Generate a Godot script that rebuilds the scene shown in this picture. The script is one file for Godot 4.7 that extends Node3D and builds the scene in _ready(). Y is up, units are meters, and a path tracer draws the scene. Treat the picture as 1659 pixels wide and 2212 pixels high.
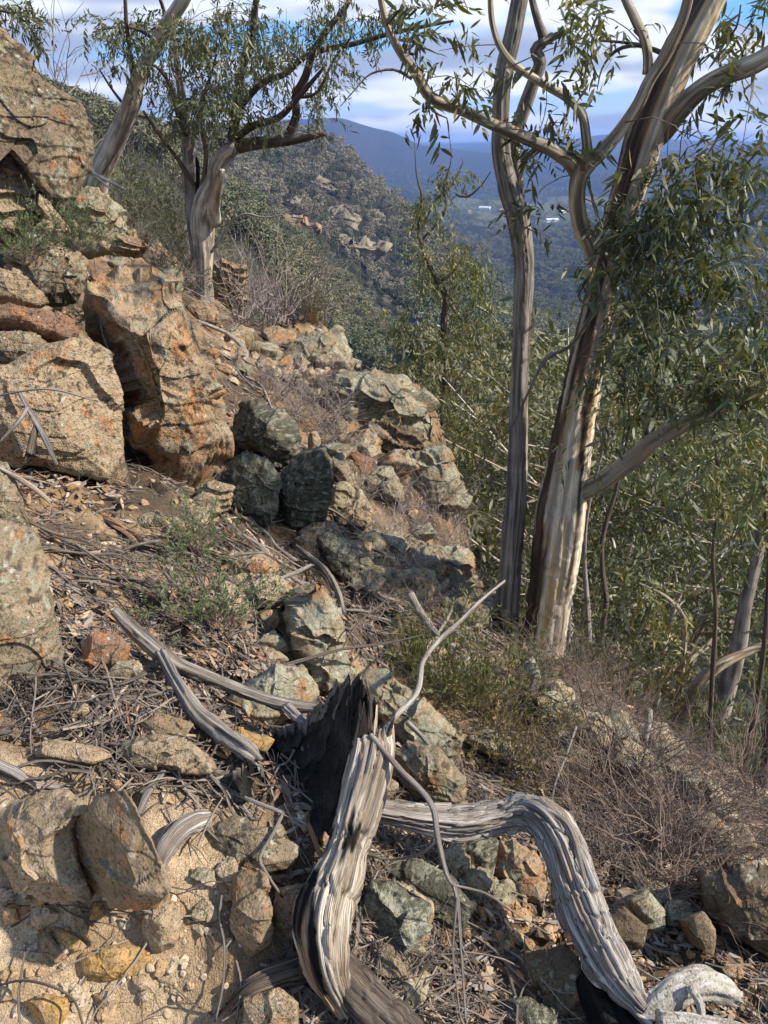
extends Node3D
# A rocky sandstone hillside with eucalypts, a burnt stump in front and a forested valley behind.
# Layout numbers are read off the photograph on a 1659 x 2212 grid; px(), pz() and on() turn them into places in metres.

const F := 1670.0
var eye := Vector3(0, 1.6, 0)
var fw := Vector3(0, -0.4321, -0.9018)
var up := Vector3(0, 0.9018, -0.4321)
var rng := RandomNumberGenerator.new()
var M := {}          # materials
var T := {}          # textures
var N := {}          # noises
var used := {}       # names taken
var t0 := 0

func _ready() -> void:
	t0 = Time.get_ticks_msec()
	rng.seed = 20240611
	var cam := Camera3D.new()
	cam.name = "camera"
	add_child(cam)
	cam.position = eye
	cam.rotation = Vector3(-asin(0.4321), 0, 0)
	cam.fov = 2.0 * rad_to_deg(atan(1106.0 / F))
	cam.near = 0.05
	cam.far = 30000.0
	cam.current = true
	var env := Environment.new()
	env.background_mode = Environment.BG_SKY
	env.sky = make_sky()
	env.background_energy_multiplier = 0.80
	env.tonemap_mode = Environment.TONE_MAPPER_LINEAR
	env.tonemap_exposure = 1.62
	env.sdfgi_enabled = true
	env.ssao_enabled = true
	env.ssil_enabled = true
	env.fog_enabled = true
	env.fog_density = 0.00014
	env.fog_light_color = Color(0.58, 0.73, 1.0)
	var we := WorldEnvironment.new()
	we.name = "environment"
	we.environment = env
	add_child(we)
	var sun := DirectionalLight3D.new()
	sun.name = "sun"
	sun.light_energy = 1.6
	sun.light_color = Color(1.0, 0.965, 0.91)
	sun.light_angular_distance = 1.2
	sun.shadow_enabled = true
	add_child(sun)
	var to_sun := Vector3(0.76, 0.62, 0.10).normalized()
	sun.look_at_from_position(to_sun * 50.0, Vector3.ZERO, Vector3.UP)
	make_noises()
	make_materials()
	stage("materials")
	build_terrain()
	stage("terrain")
	build_far()
	stage("far")
	build_rocks()
	stage("rocks")
	build_trees()
	stage("trees")
	build_wood()
	stage("wood")
	build_litter()
	stage("litter")
	single_out()

# where a few things of a group share a label, say which one counted from the left of the view
func single_out() -> void:
	var by := {}
	for c in get_children():
		if c.has_meta("label") and c is Node3D and not c.has_meta("kind"):
			var l: String = c.get_meta("label")
			if not by.has(l): by[l] = []
			by[l].append(c)
	for l in by:
		var all: Array = by[l]
		if all.size() < 2 or all.size() > 40 or l.split(" ").size() > 12: continue
		all.sort_custom(func(a, b): return side_of(a.position) < side_of(b.position))
		for i in all.size():
			var k: int = i + 1
			var end: String = "th" if k % 100 > 10 and k % 100 < 14 else ["th", "st", "nd", "rd", "th", "th", "th", "th", "th", "th"][k % 10]
			all[i].set_meta("label", "%s, %s from the left" % [l, "leftmost" if k == 1 else str(k) + end] if k > 1 else l + ", the leftmost one")

func side_of(p: Vector3) -> float:
	return (p - eye).x / maxf(0.01, (p - eye).dot(fw))

func stage(what: String) -> void:
	print(what, " ", Time.get_ticks_msec() - t0, " ms")

# ---------------------------------------------------------------- places
func px(x: float, y: float, d: float) -> Vector3:
	return eye + (fw + Vector3.RIGHT * ((x - 829.5) / F) + up * ((1106.0 - y) / F)) * d

func depth_at_z(y: float, z: float) -> float:
	return z / (fw.z + up.z * (1106.0 - y) / F)

func pz(x: float, y: float, z: float) -> Vector3:
	return px(x, y, depth_at_z(y, z))

func on(x: float, y: float) -> Vector3:
	# the spot of the near ground seen there
	var dir := (fw + Vector3.RIGHT * ((x - 829.5) / F) + up * ((1106.0 - y) / F))
	var t := 0.9
	var last := t
	while t < 40.0:
		var p := eye + dir * t
		if p.y < gh(p.x, p.z):
			var a := last
			var b := t
			for k in 12:
				var m := (a + b) * 0.5
				var q := eye + dir * m
				if q.y < gh(q.x, q.z): b = m
				else: a = m
			var r := eye + dir * b
			r.y = gh(r.x, r.z)
			return r
		last = t
		t *= 1.012
	return eye + dir * 40.0

func depth_of(p: Vector3) -> float:
	return (p - eye).dot(fw)

# ---------------------------------------------------------------- nodes
func numbered(called: String) -> String:
	if not used.has(called):
		used[called] = 0
		return called
	used[called] += 1
	return "%s_%03d" % [called, used[called]]

func tag(o: Node3D, label: String, category: String, group := "") -> Node3D:
	o.set_meta("label", label)
	o.set_meta("category", category)
	if group != "": o.set_meta("group", group)
	return o

func thing(called: String, label: String, category: String, at := Vector3.ZERO, group := "") -> Node3D:
	var o := Node3D.new()
	o.name = numbered(called)
	add_child(o)
	o.position = at
	return tag(o, label, category, group)

func mesh_node(called: String, mesh: Mesh, mat: Material, parent: Node3D = null) -> MeshInstance3D:
	var o := MeshInstance3D.new()
	o.mesh = mesh
	if mat != null: o.material_override = mat
	if parent == null:
		o.name = numbered(called)
		add_child(o)
	else:
		o.name = called
		parent.add_child(o, true)
	return o

func many(called: String, mesh: Mesh, mat: Material, buf: PackedFloat32Array, parent: Node3D = null) -> MultiMeshInstance3D:
	var mm := MultiMesh.new()
	mm.transform_format = MultiMesh.TRANSFORM_3D
	mm.use_colors = true
	mm.mesh = mesh
	mm.instance_count = buf.size() / 16
	mm.buffer = buf
	var o := MultiMeshInstance3D.new()
	o.multimesh = mm
	if mat != null: o.material_override = mat
	if parent == null:
		o.name = numbered(called)
		add_child(o)
	else:
		o.name = called
		parent.add_child(o, true)
	o.set_meta("kind", "stuff")
	return o

func put(buf: PackedFloat32Array, b: Basis, o: Vector3, c: Color) -> void:
	buf.append_array(PackedFloat32Array([b.x.x, b.y.x, b.z.x, o.x, b.x.y, b.y.y, b.z.y, o.y, b.x.z, b.y.z, b.z.z, o.z, c.r, c.g, c.b, 1.0]))

# ---------------------------------------------------------------- mesh building
class MB:
	var v := PackedVector3Array()
	var n := PackedVector3Array()
	var c := PackedColorArray()
	var uv := PackedVector2Array()
	var ix := PackedInt32Array()
	func mesh() -> ArrayMesh:
		var a := []
		a.resize(Mesh.ARRAY_MAX)
		a[Mesh.ARRAY_VERTEX] = v
		if n.size() == v.size(): a[Mesh.ARRAY_NORMAL] = n
		if c.size() == v.size(): a[Mesh.ARRAY_COLOR] = c
		if uv.size() == v.size(): a[Mesh.ARRAY_TEX_UV] = uv
		a[Mesh.ARRAY_INDEX] = ix
		var m := ArrayMesh.new()
		m.add_surface_from_arrays(Mesh.PRIMITIVE_TRIANGLES, a)
		return m

func grid_normals(P: PackedVector3Array, rows: int, cols: int, wrap: bool) -> PackedVector3Array:
	var out := PackedVector3Array()
	out.resize(P.size())
	for i in rows:
		var iu := maxi(i - 1, 0) * cols
		var id := mini(i + 1, rows - 1) * cols
		var ir := i * cols
		for j in cols:
			var jl := j - 1
			var jr := j + 1
			if wrap:
				if jl < 0: jl = cols - 2
				if jr >= cols: jr = 1
			else:
				if jl < 0: jl = 0
				if jr >= cols: jr = cols - 1
			var nn := (P[ir + jr] - P[ir + jl]).cross(P[id + j] - P[iu + j])
			var l := nn.length()
			out[ir + j] = nn / l if l > 1e-12 else Vector3.UP
	return out

func add_grid(mb: MB, P: PackedVector3Array, rows: int, cols: int, C: PackedColorArray, UV: PackedVector2Array, NN: PackedVector3Array) -> void:
	var b := mb.v.size()
	mb.v.append_array(P)
	mb.n.append_array(NN)
	if C.size(): mb.c.append_array(C)
	if UV.size(): mb.uv.append_array(UV)
	var ix := PackedInt32Array()
	ix.resize((rows - 1) * (cols - 1) * 6)
	var k := 0
	for i in rows - 1:
		for j in cols - 1:
			var a := b + i * cols + j
			ix[k] = a
			ix[k + 1] = a + cols
			ix[k + 2] = a + 1
			ix[k + 3] = a + 1
			ix[k + 4] = a + cols
			ix[k + 5] = a + cols + 1
			k += 6
	mb.ix.append_array(ix)

func fn(kind: int, freq: float, oct: int, sd: int, frac := FastNoiseLite.FRACTAL_FBM) -> FastNoiseLite:
	var n := FastNoiseLite.new()
	n.noise_type = kind
	n.frequency = freq
	n.seed = sd
	n.fractal_type = frac if oct > 1 else FastNoiseLite.FRACTAL_NONE
	n.fractal_octaves = oct
	return n

func lin(r: float, g: float, b: float) -> Color:
	return Color(r, g, b)

func mixc(a: Color, b: Color, t: float) -> Color:
	return a.lerp(b, clampf(t, 0.0, 1.0))

func ss(a: float, b: float, x: float) -> float:
	return smoothstep(a, b, x)
# ---------------------------------------------------------------- noises, sky, textures, materials
func make_noises() -> void:
	var S := FastNoiseLite.TYPE_SIMPLEX_SMOOTH
	N.a = fn(S, 1.0, 3, 11)
	N.b = fn(S, 1.0, 2, 22)
	N.c = fn(S, 1.0, 4, 33)
	N.one = fn(S, 1.0, 1, 44)
	N.ridge = fn(S, 1.0, 3, 55, FastNoiseLite.FRACTAL_RIDGED)
	var cv := fn(FastNoiseLite.TYPE_CELLULAR, 1.0, 1, 66)
	cv.cellular_return_type = FastNoiseLite.RETURN_CELL_VALUE
	N.cell = cv
	var ce := fn(FastNoiseLite.TYPE_CELLULAR, 1.0, 1, 66)
	ce.cellular_return_type = FastNoiseLite.RETURN_DISTANCE2_SUB
	N.edge = ce

func make_sky() -> Sky:
	var w := 2048
	var h := 1024
	var img := Image.create(w, h, false, Image.FORMAT_RGB8)
	var n1 := fn(FastNoiseLite.TYPE_SIMPLEX_SMOOTH, 1.0, 5, 3)
	var n2 := fn(FastNoiseLite.TYPE_SIMPLEX_SMOOTH, 1.0, 4, 9)
	var zen := Color(0.34, 0.57, 0.88)
	var mid := Color(0.49, 0.73, 0.955)
	var low := Color(0.75, 0.83, 0.94)
	var white := Color(0.93, 0.94, 0.965)
	var grey := Color(0.62, 0.67, 0.78)
	img.fill(Color(0.30, 0.32, 0.30))
	for j in range(0, 516):
		var el := (0.5 - (j + 0.5) / h) * PI
		var e := maxf(rad_to_deg(el), 0.0)
		var base := low.lerp(mid, ss(0.0, 7.0, e)).lerp(zen, ss(10.0, 80.0, e))
		var ce := cos(el)
		# a flat layer of broken cloud: its plane crosses the view at 1 / sin(elevation)
		var k := 1.0 / (sin(maxf(el, 0.0)) + 0.14)
		for i in w:
			var az := ((i + 0.5) / w - 0.5) * TAU
			var x := sin(az) * ce * k
			var z := -cos(az) * ce * k
			var d := n1.get_noise_3d(x * 0.50 + 3.0, z * 0.80, e * 0.03)
			var g := n2.get_noise_3d(x * 0.75 + 7.0, e * 0.22, z * 0.75)
			var cover := ss(-0.16, 0.08, d + 0.24 - 0.24 * ss(3.0, 9.0, e))
			var c := base.lerp(white.lerp(grey, ss(-0.20, 0.35, g + 0.06)), cover * 0.96)
			img.set_pixel(i, j, c)
	var mat := PanoramaSkyMaterial.new()
	mat.panorama = ImageTexture.create_from_image(img)
	var sky := Sky.new()
	sky.sky_material = mat
	return sky

func noise_img(kind: int, freq: float, oct: int, sd: int, size: int, frac := FastNoiseLite.FRACTAL_FBM) -> Image:
	var n := fn(kind, freq, oct, sd, frac)
	return n.get_seamless_image(size, size, false, false, 0.12, true)

func tex(img: Image) -> ImageTexture:
	return ImageTexture.create_from_image(img)

func make_materials() -> void:
	var S := FastNoiseLite.TYPE_SIMPLEX_SMOOTH
	var sz := 512
	# sandstone grain: fine sand, pits and crust flecks (colour) and relief
	var a := noise_img(S, 0.10, 4, 1, sz)
	var b := noise_img(S, 0.02, 5, 2, sz)
	var c := noise_img(S, 0.045, 3, 3, sz)
	var g := Image.create(sz, sz, false, Image.FORMAT_RGB8)
	var hgt := Image.create(sz, sz, false, Image.FORMAT_RGB8)
	var soil := Image.create(sz, sz, false, Image.FORMAT_RGB8)
	var soilh := Image.create(sz, sz, false, Image.FORMAT_RGB8)
	for y in sz:
		for x in sz:
			var fa := a.get_pixel(x, y).r
			var fb := b.get_pixel(x, y).r
			var fc := c.get_pixel(x, y).r
			var pit := ss(0.66, 0.74, fc)
			var fleck := ss(0.70, 0.76, fa * 0.6 + fb * 0.4)
			var v := 0.90 + (fa - 0.5) * 0.42 + (fb - 0.5) * 0.30
			var col := Color(v, v * (0.985 - 0.05 * (fb - 0.5)), v * (0.95 + 0.12 * (fb - 0.5)))
			col = col.lerp(Color(0.46, 0.42, 0.37), pit * 0.6)
			col = col.lerp(Color(0.95, 0.95, 0.86), fleck * 0.7)
			g.set_pixel(x, y, col)
			var hh := clampf(0.55 + (fa - 0.5) * 0.6 + (fb - 0.5) * 0.7 - pit * 0.35 + fleck * 0.12, 0.0, 1.0)
			hgt.set_pixel(x, y, Color(hh, hh, hh))
			var sv := 0.88 + (fa - 0.5) * 0.55 + (fb - 0.5) * 0.45
			var grain := ss(0.60, 0.66, fc)
			var sc := Color(sv, sv * 0.95, sv * 0.88).lerp(Color(0.97, 0.93, 0.84), grain * 0.6)
			sc = sc.lerp(Color(0.50, 0.43, 0.36), ss(0.36, 0.30, fa) * 0.5)
			soil.set_pixel(x, y, sc)
			var sh := clampf(0.4 + (fa - 0.5) * 0.7 + grain * 0.35, 0.0, 1.0)
			soilh.set_pixel(x, y, Color(sh, sh, sh))
	T.grain = tex(g)
	T.grain_h = tex(hgt)
	T.soil = tex(soil)
	T.soil_h = tex(soilh)
	# wood fibre: long along v
	var wf := Image.create(sz, sz, false, Image.FORMAT_RGB8)
	var wh := Image.create(sz, sz, false, Image.FORMAT_RGB8)
	for y in sz:
		for x in sz:
			var q := a.get_pixel((x * 2) % sz, (y / 12) % sz).r * 0.5 + c.get_pixel((x * 3) % sz, (y / 7) % sz).r * 0.5
			var q2 := b.get_pixel((x * 4) % sz, (y / 3) % sz).r
			var crack := ss(0.42, 0.34, q)
			var v := clampf(0.90 + (q - 0.5) * 0.6 + (q2 - 0.5) * 0.4 - crack * 0.35, 0.0, 1.0)
			wf.set_pixel(x, y, Color(v, v * 0.985, v * 0.965))
			var hv := clampf(0.6 + (q - 0.5) * 1.0 - crack * 0.5, 0.0, 1.0)
			wh.set_pixel(x, y, Color(hv, hv, hv))
	T.fibre = tex(wf)
	T.fibre_h = tex(wh)
	# a wood seen from far off: crowns as blotches
	var fo := Image.create(sz, sz, false, Image.FORMAT_RGB8)
	for y in sz:
		for x in sz:
			var q := a.get_pixel(x, y).r
			var q2 := b.get_pixel(x, y).r
			var v := clampf(0.62 + (q - 0.5) * 0.9 + (q2 - 0.5) * 0.5, 0.0, 1.0)
			fo.set_pixel(x, y, Color(v, v, v))
	T.wood_far = tex(fo)
	M.rock = std("sandstone", Color.WHITE, 0.95, T.grain, T.grain_h, 1.0, 2.6, true)
	M.rock_fine = std("sandstone_near", Color.WHITE, 0.92, T.grain, T.grain_h, 0.35, 6.0, true)
	M.rock_smooth = std("sandstone_smooth", Color.WHITE, 0.85, T.grain, T.grain_h, 0.22, 3.0, true)
	M.soil = std("soil", Color.WHITE, 1.0, T.soil, T.soil_h, 0.28, 4.6, true)
	M.clay = std("clay", Color.WHITE, 1.0, T.soil, T.soil_h, 0.7, 4.5, true)
	M.far = std("far_ground", Color.WHITE, 1.0, T.wood_far, T.wood_far, 450.0, 0.009, true)
	M.wood = std("weathered_wood", Color.WHITE, 0.85, T.fibre, T.fibre_h, 0.22, 1.0, false)
	M.bark = std("bark", Color.WHITE, 0.85, T.fibre, T.fibre_h, 0.30, 1.0, false)
	M.smooth_bark = std("smooth_bark", Color.WHITE, 0.62, T.fibre, T.fibre_h, 0.07, 1.0, false)
	M.char = std("charred_wood", Color.WHITE, 0.72, T.grain, T.grain_h, 1.4, 6.0, true)
	M.leaf = std("leaf", Color.WHITE, 0.50, null, null, 0, 1, false)
	M.leaf.metallic_specular = 0.40
	M.leaf.backlight_enabled = true
	M.leaf.backlight = Color(0.72, 0.74, 0.40)
	M.leaf_far = std("leaf_far", Color.WHITE, 0.8, null, null, 0, 1, false)
	M.leaf_far.backlight_enabled = true
	M.leaf_far.backlight = Color(0.42, 0.45, 0.30)
	M.litter = std("dry_leaf", Color.WHITE, 0.75, null, null, 0, 1, false)
	M.twig = std("twig", Color.WHITE, 0.9, null, null, 0, 1, false)
	M.paint = std("painted_wall", Color.WHITE, 0.7, null, null, 0, 1, false)

func std(called: String, col: Color, rough: float, t: Texture2D, h: Texture2D, hs: float, sc: float, tri: bool) -> StandardMaterial3D:
	var m := StandardMaterial3D.new()
	m.resource_name = called
	m.albedo_color = col
	m.roughness = rough
	m.metallic_specular = 0.35
	m.vertex_color_use_as_albedo = true
	if t: m.albedo_texture = t
	if h:
		m.heightmap_enabled = true
		m.heightmap_texture = h
		m.heightmap_scale = hs
	m.uv1_scale = Vector3(sc, sc, sc)
	if tri:
		m.uv1_triplanar = true
		m.uv1_world_triplanar = true
		m.uv1_triplanar_sharpness = 4.0
	return m
# ---------------------------------------------------------------- near ground
var gx0 := -9.0
var gz0 := -26.0
var gstep := 0.25
var gnx := 89
var gnz := 117
var G := PackedFloat32Array()

func ground_points() -> PackedVector3Array:
	var out := PackedVector3Array()
	for q in [[0, 2212, 1.58], [200, 2212, 1.6], [420, 2212, 1.62], [830, 2212, 1.68], [1250, 2212, 1.82], [1659, 2212, 1.95],
			[60, 1960, 1.66], [300, 1960, 1.68], [600, 2000, 1.78], [830, 2000, 1.88], [1250, 2000, 2.15], [1659, 2000, 2.4],
			[0, 1760, 1.72], [300, 1760, 1.75], [560, 1800, 1.85], [830, 1800, 2.12], [1250, 1830, 2.55], [1659, 1850, 2.95],
			[0, 1650, 1.78], [250, 1640, 1.85], [480, 1640, 2.0], [830, 1650, 2.6], [1250, 1650, 3.4], [1550, 1700, 3.6],
			[200, 1500, 2.02], [500, 1500, 2.45], [830, 1500, 3.3], [1250, 1500, 4.6],
			[200, 1350, 2.35], [500, 1350, 2.9], [800, 1350, 4.0], [1100, 1400, 5.3], [1190, 1392, 5.6],
			[150, 1200, 2.8], [500, 1200, 3.5], [800, 1200, 5.0], [960, 1260, 5.6],
			[100, 1050, 3.4], [450, 1085, 3.9], [560, 1230, 3.45], [600, 1160, 5.1], [540, 1150, 5.0], [680, 1195, 5.0], [645, 1262, 3.5], [725, 1270, 4.5], [770, 1400, 4.1], [620, 1040, 5.9], [800, 1050, 6.3], [940, 1060, 6.9],
			[740, 950, 7.4], [950, 900, 8.6], [600, 800, 8.6], [750, 800, 9.4], [550, 700, 10.3], [700, 700, 10.6], [430, 642, 11.0], [300, 480, 11.5]]:
		out.append(px(q[0], q[1], q[2]))
	for q in [[0, -13, -4.2], [1.35, -9.5, -4.6], [1.3, -8.0, -3.9], [1.35, -7.0, -3.5], [1.2, -6.0, -2.9], [0.9, -10.6, -4.5], [0.5, -11.6, -4.2], [2, -9, -5.6], [3, -6, -4.6], [4.5, -5, -5.6], [3, -3, -2.3], [2.5, -1.5, -1.2], [6, -3, -6], [8, -8, -10], [0, -18, -9], [4, -14, -10],
			[-4, -16, -2], [-5, -20, -5], [-8, -14, 2], [-6, -9, 2.6], [-4.5, -5, 2.3], [-3, -3, 1.0], [-2.4, -1.5, 0.6], [-5, -2, 2.5], [-8, -5, 5],
			[0, 0, -0.1], [0, 1.5, -0.1], [3, 1, -1.2], [-3, 1, 0.6], [10, -2, -9], [10, 1, -8], [12, -14, -17], [12, -25, -21], [4, -25, -17], [-8, -25, -4]]:
		out.append(Vector3(q[0], q[2], q[1]))
	return out

func build_terrain() -> void:
	var pts := ground_points()
	var n := pts.size()
	# multiquadric interpolation of the measured spots
	var A := []
	for i in n:
		var row := PackedFloat64Array()
		row.resize(n + 1)
		for j in n:
			var dx := pts[i].x - pts[j].x
			var dz := pts[i].z - pts[j].z
			row[j] = sqrt(dx * dx + dz * dz + 0.09)
		row[i] -= 0.02
		row[n] = pts[i].y + 2.0
		A.append(row)
	for i in n:
		var best := i
		for r in range(i + 1, n):
			if absf(A[r][i]) > absf(A[best][i]): best = r
		var tmp = A[i]
		A[i] = A[best]
		A[best] = tmp
		var ri: PackedFloat64Array = A[i]
		for r in range(i + 1, n):
			var rr: PackedFloat64Array = A[r]
			var f := rr[i] / ri[i]
			if f != 0.0:
				for k in range(i, n + 1): rr[k] -= f * ri[k]
				A[r] = rr
	var W := PackedFloat64Array()
	W.resize(n)
	for i in range(n - 1, -1, -1):
		var s: float = A[i][n]
		for k in range(i + 1, n): s -= A[i][k] * W[k]
		W[i] = s / A[i][i]
	G.resize(gnx * gnz)
	for j in gnz:
		for i in gnx:
			var x := gx0 + i * gstep
			var z := gz0 + j * gstep
			var s := -2.0
			for k in n:
				var dx := x - pts[k].x
				var dz := z - pts[k].z
				s += W[k] * sqrt(dx * dx + dz * dz + 0.09)
			G[j * gnx + i] = s
	# the sheet: fine near the viewer's feet, coarser farther off
	var xs := PackedFloat32Array()
	var x := -8.9
	while x < 12.8:
		xs.append(x)
		x += 0.028 + 0.035 * maxf(0.0, absf(x - 0.2) - 1.8)
	var zs := PackedFloat32Array()
	var z := 1.5
	while z > -25.5:
		zs.append(z)
		z -= 0.028 + 0.012 * maxf(0.0, absf(z + 1.5) - 1.0)
	var rows := zs.size()
	var cols := xs.size()
	var P := PackedVector3Array()
	var C := PackedColorArray()
	P.resize(rows * cols)
	C.resize(rows * cols)
	var sand := lin(0.34, 0.265, 0.185)
	var brown := lin(0.105, 0.082, 0.062)
	var ochre := lin(0.32, 0.215, 0.125)
	var pale := lin(0.50, 0.425, 0.33)
	var dark := lin(0.085, 0.066, 0.05)
	var na: FastNoiseLite = N.a
	var nb: FastNoiseLite = N.b
	for j in rows:
		for i in cols:
			var p := Vector3(xs[i], 0, zs[j])
			p.y = gh(p.x, p.z)
			P[j * cols + i] = p
			var v := na.get_noise_3dv(p * 0.9)
			var w := nb.get_noise_3dv(p * 4.0 + Vector3(5, 0, 0))
			var c := brown.lerp(sand, ss(-0.15, 0.35, v + w * 0.5))
			c = c.lerp(ochre, ss(0.15, 0.5, nb.get_noise_3dv(p * 1.3 + Vector3(9, 3, 1)) + w * 0.3) * 0.7)
			# the bare cut bank at the lower left is clay, free of leaf mould
			var bank := ss(-0.25, -0.45, p.x + 0.25 * v) * ss(-1.45, -1.30, p.z + 0.12 * w)
			c = c.lerp(pale.lerp(sand, ss(-0.3, 0.4, w)), bank)
			c = c.lerp(dark, ss(0.25, 0.5, nb.get_noise_3dv(p * 2.1 + Vector3(1, 7, 4))) * 0.6 * (1.0 - bank))
			C[j * cols + i] = c
	var mb := MB.new()
	add_grid(mb, P, rows, cols, C, PackedVector2Array(), grid_normals(P, rows, cols, false))
	var o := mesh_node("ground", mb.mesh(), M.soil)
	o.set_meta("kind", "structure")

func base_h(x: float, z: float) -> float:
	var u := clampf((x - gx0) / gstep, 1.0, gnx - 2.01)
	var w := clampf((z - gz0) / gstep, 1.0, gnz - 2.01)
	var i := int(u)
	var j := int(w)
	u -= i
	w -= j
	var k := j * gnx + i
	# Catmull-Rom in x, linear blend of two rows smoothed in z
	var r := [0.0, 0.0, 0.0, 0.0]
	for m in 4:
		var q := k + (m - 1) * gnx
		r[m] = cubic_interpolate(G[q], G[q + 1], G[q - 1], G[q + 2], u)
	return cubic_interpolate(r[1], r[2], r[0], r[3], w)

func gh(x: float, z: float) -> float:
	var b := base_h(x, z)
	var na: FastNoiseLite = N.a
	var d := 0.05 * na.get_noise_2d(x * 1.6, z * 1.6) + 0.018 * na.get_noise_2d(x * 7.0 + 9.0, z * 7.0)
	var nc: FastNoiseLite = N.cell
	var wx := x + 0.18 * na.get_noise_2d(x * 3.0, z * 3.0)
	d += 0.035 * nc.get_noise_2d(wx * 2.6, z * 2.6 + 0.4 * b) + 0.014 * nc.get_noise_2d(wx * 8.0 + 3.0, z * 8.0)
	return b + d
# ---------------------------------------------------------------- the valley, the hills and the woods
var FR := [10.0, 20.0, 40.0, 80.0, 150.0, 300.0, 500.0, 800.0, 1200.0, 2000.0, 3000.0, 4000.0, 5300.0, 6500.0, 9000.0, 13000.0]
var FA := [-34.0, -24.0, -16.0, -10.0, -6.0, -3.0, 0.0, 3.0, 6.0, 10.0, 15.0, 20.0, 26.0, 36.0]
var FE := [
	[-5, -8, -12, -16, -20, -24, -28, -32, -35, -38, -40, -41, -43, -45],
	[0, -3, -8, -14, -22, -26, -28, -30, -31, -32, -33, -34, -35, -36],
	[2, 0, -4, -10, -18, -22, -24, -25, -26, -27, -28, -28, -29, -30],
	[3, 1.5, -2, -8, -14, -18, -20, -21, -22, -22.5, -23, -23, -24, -25],
	[3, 2, -1, -6, -11, -14.5, -16.5, -17.5, -18.5, -19, -19.5, -20, -20, -20],
	[3, 2, 0, -3.2, -6, -8.8, -11.5, -14, -15.3, -16, -16.5, -16.5, -16, -15],
	[2.5, 1.6, 0.9, 0.35, 0.05, -0.75, -3.1, -6.2, -9.5, -12.5, -13.5, -12, -10, -8],
	[1.5, 0.5, -0.5, -1.5, -3, -5, -7, -8.6, -9.8, -10.3, -10.3, -8, -6, -5],
	[1, 0, -1, -2, -3.5, -5, -6.2, -6.8, -7.0, -7.0, -6.3, -3.0, -2.0, -1.6],
	[-0.5, -1, -1.5, -2, -3, -4, -4.3, -4.3, -4.35, -4.35, -4.2, -3.0, -2.7, -2.5],
	[-0.5, -0.7, -1.2, -1.6, -1.9, -2.0, -2.1, -2.3, -2.7, -2.8, -2.4, -1.6, -1.0, -0.8],
	[0.4, 0.5, 0.7, 1.0, 1.25, 1.4, 0.75, -0.25, -0.75, -1.1, -1.0, -0.45, -0.05, 0.1],
	[0.0, 0.0, 0.1, 0.2, 0.3, 0.2, -0.3, -0.75, -0.9, -0.9, -0.6, -0.7, -0.7, -0.6],
	[-0.1, -0.1, -0.1, -0.1, -0.1, -0.1, -0.3, -0.4, -0.35, -0.2, 0.45, 0.0, -0.4, -0.4],
	[-0.1, -0.1, -0.1, -0.1, -0.1, -0.1, -0.1, -0.12, -0.1, -0.12, -0.1, -0.1, -0.15, -0.15],
	[-0.6, -0.6, -0.6, -0.6, -0.6, -0.6, -0.6, -0.6, -0.6, -0.6, -0.6, -0.6, -0.6, -0.6]]

func far_at(az: float, r: float) -> Vector3:
	# az in degrees to the right of the view, r metres from the foot of the track
	var i := 0
	while i < FR.size() - 2 and r > FR[i + 1]: i += 1
	var t := clampf(log(r / FR[i]) / log(FR[i + 1] / FR[i]), 0.0, 1.0)
	var j := 0
	while j < FA.size() - 2 and az > FA[j + 1]: j += 1
	var s := clampf((az - FA[j]) / (FA[j + 1] - FA[j]), 0.0, 1.0)
	s = lerpf(s, s * s * (3.0 - 2.0 * s), 0.6)
	var e := []
	for m in 4:
		var row: Array = FE[clampi(i + m - 1, 0, FE.size() - 1)]
		e.append(lerpf(row[j], row[j + 1], s))
	var lo: float = e[1]
	var hi: float = e[2]
	var el := cubic_interpolate(lo, hi, e[0], e[3], t) if i > 0 else lerpf(lo, hi, t)
	el = clampf(el, minf(lo, hi) - 0.4, maxf(lo, hi) + 0.15)
	var a := deg_to_rad(az)
	var p := Vector3(sin(a) * r, 0, -cos(a) * r)
	var na: FastNoiseLite = N.c
	var rough := na.get_noise_2d(p.x / (r * 0.20 + 40.0) + r * 0.002, p.z / (r * 0.20 + 40.0)) * 0.020 * ss(20.0, 120.0, r) * lerpf(1.0, 0.22, ss(600.0, 4000.0, r))
	p.y = 1.6 + r * (tan(deg_to_rad(el)) + rough)
	return p

func cleared(az: float, r: float) -> float:
	# how much of the land there is paddock
	var nb: FastNoiseLite = N.b
	var v := nb.get_noise_2d(az * 0.33, log(r) * 7.0)
	var c := ss(1550.0, 1700.0, r) * ss(2550.0, 2350.0, r) * ss(2.0, 5.0, az) * ss(21.0, 17.0, az) * ss(-0.25, -0.05, v + 0.1)
	return c

func build_far() -> void:
	var rows := 230
	var cols := 290
	var P := PackedVector3Array()
	var C := PackedColorArray()
	P.resize(rows * cols)
	C.resize(rows * cols)
	var olive := lin(0.052, 0.062, 0.038)
	var brown := lin(0.105, 0.092, 0.066)
	var field := lin(0.34, 0.36, 0.17)
	var nb: FastNoiseLite = N.b
	for i in rows:
		var r := 10.0 * pow(1300.0, i / float(rows - 1))
		for j in cols:
			var az := -52.0 + 104.0 * j / (cols - 1)
			var p := far_at(az, r)
			P[i * cols + j] = p
			var v := nb.get_noise_2d(p.x / (r * 0.12 + 10.0), p.z / (r * 0.12 + 10.0))
			var c := olive.lerp(brown, ss(-0.3, 0.4, v))
			c = c.lerp(field, cleared(az, r))
			C[i * cols + j] = c
	var mb := MB.new()
	add_grid(mb, P, rows, cols, C, PackedVector2Array(), grid_normals(P, rows, cols, false))
	mesh_node("hills", mb.mesh(), M.far).set_meta("kind", "structure")
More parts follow.
